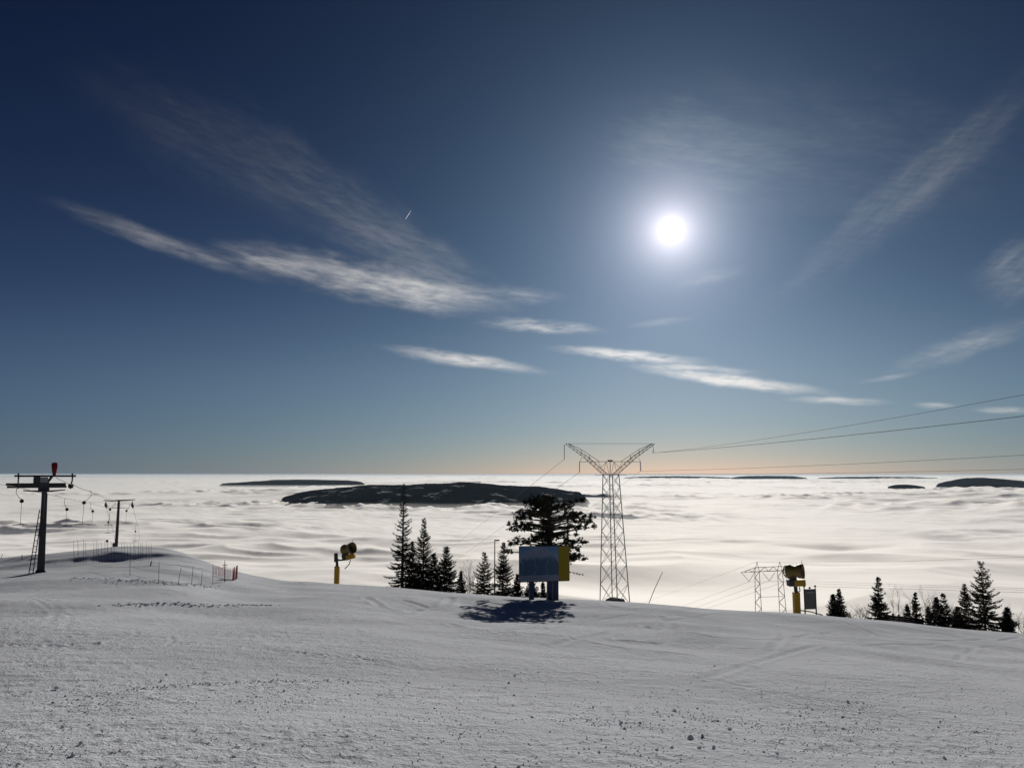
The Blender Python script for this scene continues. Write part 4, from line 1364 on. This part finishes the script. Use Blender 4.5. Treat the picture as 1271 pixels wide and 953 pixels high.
# ------------------------------------------------------------------ poles, rope fences, nets
def pole(label, u, v_bot, v_top, r=None, lean=0.0, rad=.018, group=None, mat='bamboo', name='marker_pole', knob=False):
    b = hit(u, v_bot) if r is None else G(u, r)
    rr_ = math.hypot(b.x, b.y)
    t_ = P(u + lean, v_top, rr_)
    o = MB().tube([Vector((0, 0, -.25)), (t_ - b) * .5, t_ - b], [rad, rad * .9, rad * .7], 5)
    if knob:
        root = thing(name, label, 'pole', b, 0, group)
        o.build('shaft', M[mat], root)
        MB().lathe(t_ - b, (0, 0, 1), [(-.16, 0), (-.16, .10), (-.1, .14), (.06, .14), (.12, .08), (.13, 0)], 10).build('cap', M['rubber'], root)
        return root
    ob = o.build(name, M[mat]); ob.location = b
    return tag(ob, label, 'pole', group)


GP = 'thin poles in a row round the mound of the far lift tower'
rd = random.Random(9)
side_words = {}
lefts = [(91, 0.2), (96, 0.4), (102.3, 1.6), (106, 0.1), (115, 1.5), (118.5, .9), (121.5, 0), (125.5, 0), (129.5, .5), (137.0, .9), (141, .2)]
rights = [(150.5, 0), (154, 0), (157.5, 0), (161.5, .2), (165, 1.0), (167, .0), (171, .5), (173.5, 1.4), (176, 1.0), (180, 1.6), (184, .5), (187.5, 0)]
lab_l = ['leftmost pole of the row before the far lift tower', 'second pole from the left end of the row', 'bent leaning pole, third from the left end of the row', 'short pole, fourth from the left end of the row',
         'leaning pole where the shaded bank begins', 'dark pole above the left end of the shaded bank', 'upright pole above the shaded bank, left of the leaning gap', 'fine pole above the middle of the shaded bank',
         'pole just left of the black capped pole', 'leaning pole between the black capped pole and the tower', 'pole touching the left side of the far tower foot']
lab_r = ['first pole right of the far tower foot', 'second pole right of the far tower foot', 'third pole right of the far tower foot', 'fourth pole right of the far tower foot',
         'leaning pole under the lowest hanging T-bar', 'long pole reaching low under the lowest hanging T-bar', 'pole just right of the lowest hanging T-bar', 'leaning pole in the middle of the right half of the row',
         'slightly leaning pole, fourth from the right end of the row', 'strongly leaning pole, third from the right end of the row', 'second pole from the right end of the row', 'rightmost pole of the row by the far tower']
for (u, ln), lb in zip(lefts, lab_l):
    pole(lb, u, 0, 671 + rd.uniform(-1.5, 2.5), r=103.2 + rd.uniform(-1, .4), lean=ln, rad=.022, group=GP)
for (u, ln), lb in zip(rights, lab_r):
    pole(lb, u, 0, 673 + rd.uniform(-1.5, 2.5), r=103.0 + rd.uniform(-1, .4), lean=ln, rad=.020, group=GP)
pole('pole with a black cap left of the far tower foot', 133, 0, 671, r=103, rad=.03, group=None, name='capped_pole', knob=True)
pole('short leaning stake at the left edge of the picture', 0.5, 694, 687, lean=3, rad=.03, mat='timber', name='stake')
pole('short dark stake left of the ladder foot', 27.3, 694.5, 688, rad=.05, mat='timber', name='stake')
pole('dark leaning stake right of the shaded bank', 186.5, 702, 696, lean=1.8, rad=.05, mat='timber', name='stake')

GF = 'posts of the rope fence on the left slope'
FP = [(161.5, 714.5, 690, 0, 'leftmost tall post of the rope fence'), (197, 722.5, 697, .5, 'second post of the rope fence, standing upright'), (220.5, 725, 704, 4.5, 'leaning third post of the rope fence'),
      (237.5, 726, 703.5, 2.2, 'fourth post of the rope fence'), (249.5, 727.5, 709, 1.5, 'fifth and shortest post of the rope fence'), (264.3, 726, 700, 0, 'post where the rope fence meets the red net')]
fpos = []
for (u, vb, vt, ln, lb) in FP:
    o = pole(lb, u, vb, vt, lean=ln, rad=.016, group=GF, name='fence_post'); fpos.append((o, vb, vt))
dk = pole('dark signal post with short crossbar in front of the red net', 279, 722, 695, rad=.03, mat='timber', name='signal_post')
dk2 = MB().tube([(-.22, 0, 0), (.1, 0, .03)], .035, 4).build('crossbar', M['timber'], dk); dk2.location = (0, 0, (722 - 703.5) * math.hypot(dk.location.x, dk.location.y) / 940)
for hgt, lb in ((1.15, 'upper rope of the fence on the left slope'), (.62, 'middle rope of the fence on the left slope'), (.12, 'lower rope of the fence lying near the snow')):
    pts = [Vector(o.location) + Vector((0, 0, min(hgt, hgt))) for (o, _, _) in fpos]
    p_ext = hit(110, 712); pts = [p_ext + Vector((0, 0, hgt * .9))] + pts + [hit(283, 722) + Vector((0, 0, hgt))]
    wire(lb, pts, .006, 'ropes of the fence on the left slope', .05, 6, 'rope', 'fence_rope')


def net(label, pts, height, mat, group=None):
    me = bpy.data.meshes.new('safety_net'); v = []; f = []; uvs = []; s = 0; ss = [0]
    P3 = []
    for i in range(len(pts) - 1):
        for k in range(5): P3.append(pts[i].lerp(pts[i + 1], k / 5))
    P3.append(pts[-1]); rd2 = random.Random(4); d = 0
    th = Vector((0, .012, 0))
    for i, p in enumerate(P3):
        if i: d += (p - P3[i - 1]).length
        z = gz(p.x, p.y) + .05; hgt = height * (.9 + .1 * math.cos(i * 1.256)) + rd2.uniform(-.04, .04)
        v += [Vector((p.x, p.y, z)), Vector((p.x + rd2.uniform(-.05, .05), p.y + rd2.uniform(-.1, .1), z + hgt))]; ss.append(d)
        if i: n = 2 * i; f.append((n - 2, n, n + 1, n - 1))
    me.from_pydata([tuple(q) for q in v], [], f)
    ul = me.uv_layers.new(name='UVMap'); dist = [0]
    for i in range(1, len(P3)): dist.append(dist[-1] + (P3[i] - P3[i - 1]).length)
    for poly in me.polygons:
        for li in poly.loop_indices:
            vi = me.loops[li].vertex_index
            ul.data[li].uv = (dist[vi // 2], height if vi % 2 else 0)
    o = link('safety_net', me, M[mat]); md = o.modifiers.new('thickness', 'SOLIDIFY'); md.thickness = .012
    return tag(o, label, 'net', group)


N0 = [hit(264.5, 713.5), hit(271, 715), hit(279, 717.5), hit(287, 719)]
net('sagging red safety net on the crest at the left', N0, .85, 'rednet')
for i, (u, vb, vt, ln, lb) in enumerate([(288.5, 720, 703, 2.5, 'red net pole leaning, leftmost of the bundle'), (290.5, 720, 704, 0.4, 'thick red pole in the middle of the net bundle'), (292.3, 719.5, 702, 1.6, 'red pole at the right of the net bundle'),
                                       (294, 718, 701.5, .8, 'rightmost red pole of the net bundle')]):
    pole(lb, u, vb, vt, lean=ln, rad=.045, group='red poles at the end of the net', mat='red', name='net_pole')
net('rolled red net gathered between the red poles', [hit(288.5, 720), hit(290, 721), hit(291.5, 720), hit(293.5, 719)], .95, 'rednet')

# slanted marker stick on the crest
pole('thin slanted stick poking up on the crest right of the tall pylon', 802.3, 0, 709.5, r=72, lean=20.2, rad=.035, mat='darksteel', name='slanted_stick')
# the small knob on its end
lp = G(614, 92); h_ = P(614, 670, 92).z - lp.z
root = thing('lamp_post', 'thin dark lamp post with a small head between two spruces', 'lamp post', lp)
MB().tube([(0, 0, -.3), (0, 0, h_ * .5), (0, 0, h_)], [.085, .07, .055], 7).build('post', M['darksteel'], root)
MB().box((.28, 0, h_ - .02), (.62, .3, .13)).build('lamp_head', M['darksteel'], root, bevel=.03)
MB().box((.30, 0, h_ - .10), (.40, .2, .03)).build('lamp_glass', M['glass'], root)


# ------------------------------------------------------------------ snow cannons
def cannon(label, u, r, v_foot, scale, rz, arm):
    """fan on a yellow lift pole; arm: sideways offset of the fan from the pole"""
    b = G(u, r); foot = P(u, v_foot, r)
    extra = max(0.0, foot.z - b.z)          # length of pole hidden behind the crest
    root = thing('snow_cannon', label, 'snow cannon', b, rz, 'fan snow cannons on the crest')
    S = scale; z = extra
    MB().box((0, 0, z + .45 * S), (.52 * S, .45 * S, extra * 2 + 1.75 * S - .0)).build('pole_cover', M['yellow'], root, bevel=.03) if False else \
        MB().box((0, 0, (z + 1.55 * S - .3) / 2), (.50 * S, .44 * S, z + 1.55 * S + .3)).build('pole_cover', M['yellow'], root, bevel=.03)
    zt = z + 1.5 * S
    MB().tube([(0, 0, zt), (-.05 * S, 0, zt + .75 * S)], .15 * S, 8).build('mast', M['darksteel'], root)
    a = arm
    if a > 0:
        MB().tube([(-.12 * S, 0, zt + .5 * S), (-.16 * S, 0, zt + 1.40 * S)], [.22 * S, .20 * S], 8).build('control_box', M['darksteel'], root)
        MB().tube([(-.05 * S, 0, zt + .72 * S), (.35 * S, 0, zt + .66 * S), (a * S, 0, zt + .76 * S), ((a + .35) * S, 0, zt + .86 * S)], [.11 * S, .08 * S, .08 * S, .05 * S], 6).build('arm', M['darksteel'], root)
    hx, hz = a * S, zt + (1.05 if a > 0 else .78) * S
    R1 = Matrix.Rotation(R_(-12 if a > 0 else -2), 3, 'Y')
    MB().box((hx - .42 * S, 0, hz + .0), (.42 * S, .7 * S, .50 * S), R1).build('pump_box', M['darksteel'], root, bevel=.03)
    MB().box((hx + .26 * S, 0, hz + .02), (.94 * S, .72 * S, .52 * S), R1).build('cradle', M['yellow'], root, bevel=.06)
    # fan drum: flared mouth, waist, intake ring
    c = Vector((hx - .04 * S, 0, hz + (.78 if a > 0 else .92) * S))
    axv = (R1 @ Vector((.86, -.50, .05))).normalized()
    drum = MB(); drum.lathe(c, axv, [(-.62 * S, 0.430 * S), (-.66 * S, 0.499 * S), (-.50 * S, 0.568 * S), (-.28 * S, 0.550 * S), (-.14 * S, 0.456 * S), (.05 * S, 0.430 * S), (.2 * S, 0.473 * S), (.30 * S, 0.550 * S), (.56 * S, 0.585 * S), (.68 * S, 0.533 * S), (.66 * S, 0.473 * S), (.2 * S, 0.361 * S)], 28)
    dr = drum.build('fan_drum', M['green'], root, True)
    ring = MB(); ring.lathe(c, axv, [(.60 * S, 0.516 * S), (.60 * S, 0.602 * S), (.70 * S, 0.602 * S), (.70 * S, 0.516 * S), (.60 * S, 0.516 * S)], 28); ring.build('nozzle_ring', M['darksteel'], dr)
    # fan blades and hub at the mouth, intake grille behind
    fb = MB(); fb.lathe(c, axv, [(.0, .0), (.0, .14 * S), (.40 * S, 0.112 * S), (.52 * S, 0.043 * S), (.54 * S, 0)], 12)
    sidev = axv.cross(Vector((0, 0, 1))).normalized(); upv = sidev.cross(axv)
    for k in range(8):
        an = k * math.pi / 4; d1 = sidev * math.cos(an) + upv * math.sin(an); d2 = sidev * math.cos(an + .5) + upv * math.sin(an + .5)
        fb.tri(c + axv * .3 * S + d1 * .1 * S, c + axv * .25 * S + d1 * .39 * S, c + axv * .38 * S + d2 * .39 * S)
    fb.build('fan', M['rubber'], dr)
    gr = MB()
    for k in range(10):
        an = k * math.pi / 5; d1 = sidev * math.cos(an) + upv * math.sin(an)
        gr.tube([c - axv * .66 * S + d1 * .54 * S, c - axv * .86 * S + d1 * .25 * S, c - axv * .92 * S], .025 * S, 4)
    gr.build('intake_grille', M['darksteel'], dr)
    MB().box(c + Vector((-.15 * S, 0, -.55 * S)), (.5 * S, .4 * S, .4 * S), R1).build('bracket', M['darksteel'], root, bevel=.02)
    MB().tube([c + axv * .6 * S + Vector((0, 0, .62 * S)), c + axv * .6 * S + Vector((.02, 0, .88 * S))], .02 * S, 4).build('antenna', M['darksteel'], root)
    # water hose
    if a > 0:
        MB().tube([((a + .25) * S, 0, hz - .3 * S), ((a + .15) * S, 0, hz - .75 * S), ((a - .25) * S, 0, hz - 1.2 * S), ((a - .35) * S, 0, hz - 1.28 * S)], .045 * S, 6).build('hose', M['rubber'], root)
    else:
        MB().tube([(.1 * S, 0, zt), (.33 * S, 0, zt + .15 * S), (.28 * S, 0, zt + .45 * S)], .045 * S, 6).build('hose', M['rubber'], root)
    return root


cannon('snow cannon with its fan on a side arm, left of the spruces', 418, 84, 721, 1.0, R_(0), 1.15)
cannon('snow cannon with its fan straight over a yellow pole, beside the notice board', 987.5, 80, 758.5, 1.18, R_(0), -0.02)


def notice_board():
    r0 = 82.0; px = r0 / 940 * 1.05
    A = P(999.5, 756, r0); B = P(1012.8, 757.5, r0 + .6)
    base = Vector((A.x, A.y, gz(A.x, A.y))); d = Vector((B.x - A.x, B.y - A.y, 0)); W_ = d.length
    root = thing('notice_board', 'dark notice board on feet standing right of the snow cannon', 'notice board', base, math.atan2(d.y, d.x))
    z0 = A.z - base.z; Hh = P(999.5, 732, r0).z - A.z
    pan = MB().box((W_ / 2, 0, z0 + Hh / 2), (W_, .06, Hh)).build('board', M['board'], root, bevel=.01)
    fr = MB().box((-.03, 0, z0 / 2 + Hh / 2), (.08, .12, z0 + Hh + .25)).build('post', M['frame'], root)
    fr2 = MB().box((W_ + .03, 0, z0 / 2 + Hh / 2 - .08), (.08, .12, z0 + Hh + .35)).build('post', M['frame'], root)
    MB().box((W_ / 2, 0, z0 + Hh + .04), (W_ + .14, .12, .08)).build('top_rail', M['frame'], root)
    MB().box((W_ / 2, -.04, z0 + Hh * .86), (W_ * .7, .02, .10)).build('text_strip', M['greysteel'], pan)
    for zz in (.72, .62, .5, .42): MB().box((W_ / 2, -.04, z0 + Hh * zz), (W_ * .62, .02, .05)).build('text_strip', M['strip_dim'], pan)
    for x in (-.02, W_ * .5, W_ + .02):
        MB().lathe((x, 0, z0 + Hh + .05), (0, 0, 1), [(0, .04), (.22 if x != W_ * .5 else .08, .04), (.22 if x != W_ * .5 else .08, .10), (.32 if x != W_ * .5 else .2, .11), (.42 if x != W_ * .5 else .26, .0)], 8).build('knob', M['darksteel'], root)
    MB().tube([(-.45, .1, z0 - .10), (W_ / 2, .1, z0 - .25), (W_ + .75, .1, z0 - .62)], .07, 4).build('foot_beam', M['timber'], root)


M['board'] = plain('faded_dark_panel', (0.10, 0.11, 0.11), 0.6, var=0.3, scale=4)
M['strip_dim'] = plain('faded_print', (0.17, 0.16, 0.15), 0.6)
notice_board()

# low timber fence among the right hand trees
fa, fb_ = P(1094, 762.5, 89), P(1146, 769.5, 91)
gz0 = gz(fa.x, fa.y)
root = thing('timber_fence', 'low dark timber fence running down between the right hand trees', 'fence', (fa.x, fa.y, gz0))
for k, (dz_, th_) in enumerate(((0.0, .22), (-.24, .20), (-.47, .20))):
    a = Vector((0, 0, fa.z - gz0 + dz_)); b = Vector((fb_.x - fa.x, fb_.y - fa.y, fb_.z - gz0 + dz_))
    MB().tube([a, a.lerp(b, .3) - Vector((0, 0, .05)), a.lerp(b, .65) + Vector((0, 0, .03)), b], th_ * .7, 4).build('rail', M['timber'], root)
for k in range(8):
    q = fa.lerp(fb_, k / 7.0); g_ = gz(q.x, q.y)
    MB().box((q.x - fa.x, q.y - fa.y + .1, (g_ + q.z + .2) / 2 - gz0), (.14, .14, q.z + .3 - g_)).build('fence_post', M['timber'], root)

# a short condensation trail high over the clouds
ct = P(507, 267, 30000); d0 = P(503.5, 272, 30000); d1 = P(510.2, 261.5, 30000)
mc, t, out = new_mat('ice_crystals')
d = t.n('ShaderNodeBsdfTranslucent'); d.inputs[0].default_value = (.9, .9, .95, 1)
tr = t.n('ShaderNodeBsdfTransparent'); mx = t.n('ShaderNodeMixShader'); mx.inputs[0].default_value = .45
t.put(mx.inputs[1], tr.outputs[0]); t.put(mx.inputs[2], d.outputs[0]); t.put(out.inputs[0], mx.outputs[0])
o = MB().tube([d0, d0.lerp(d1, .5), d1], [7, 11, 3], 8).build('vapour_trail', mc)
tag(o, 'short white vapour trail high in the blue sky', 'vapour trail')

# ------------------------------------------------------------------ mist lying on the cloud deck
mm, t, out = new_mat('mist')
pv = t.n('ShaderNodeVolumePrincipled')
pv.inputs['Color'].default_value = (0.97, 0.97, 0.98, 1)
pv.inputs['Density'].default_value = 4.2e-4
pv.inputs['Anisotropy'].default_value = 0.4
t.put(out.inputs['Volume'], pv.outputs[0])
mist = MB().box((0, 48000, CLOUD_Z - 25), (180000, 90000, 80)).build('mist_layer', mm)
tag(mist, 'thin pale mist lying over the top of the sea of clouds', 'mist', kind='stuff')

# ------------------------------------------------------------------ haze
HAZE = 6e-6
mh, t, out = new_mat('haze')
pv = t.n('ShaderNodeVolumePrincipled')
pv.inputs['Color'].default_value = (0.60, 0.80, 1.0, 1)
pv.inputs['Density'].default_value = HAZE
pv.inputs['Anisotropy'].default_value = 0.12
t.put(out.inputs['Volume'], pv.outputs[0])
hb = MB().box((0, 0, (15 - 1400) / 2), (250000, 250000, 1415)).build('haze', mh)
tag(hb, kind='stuff')
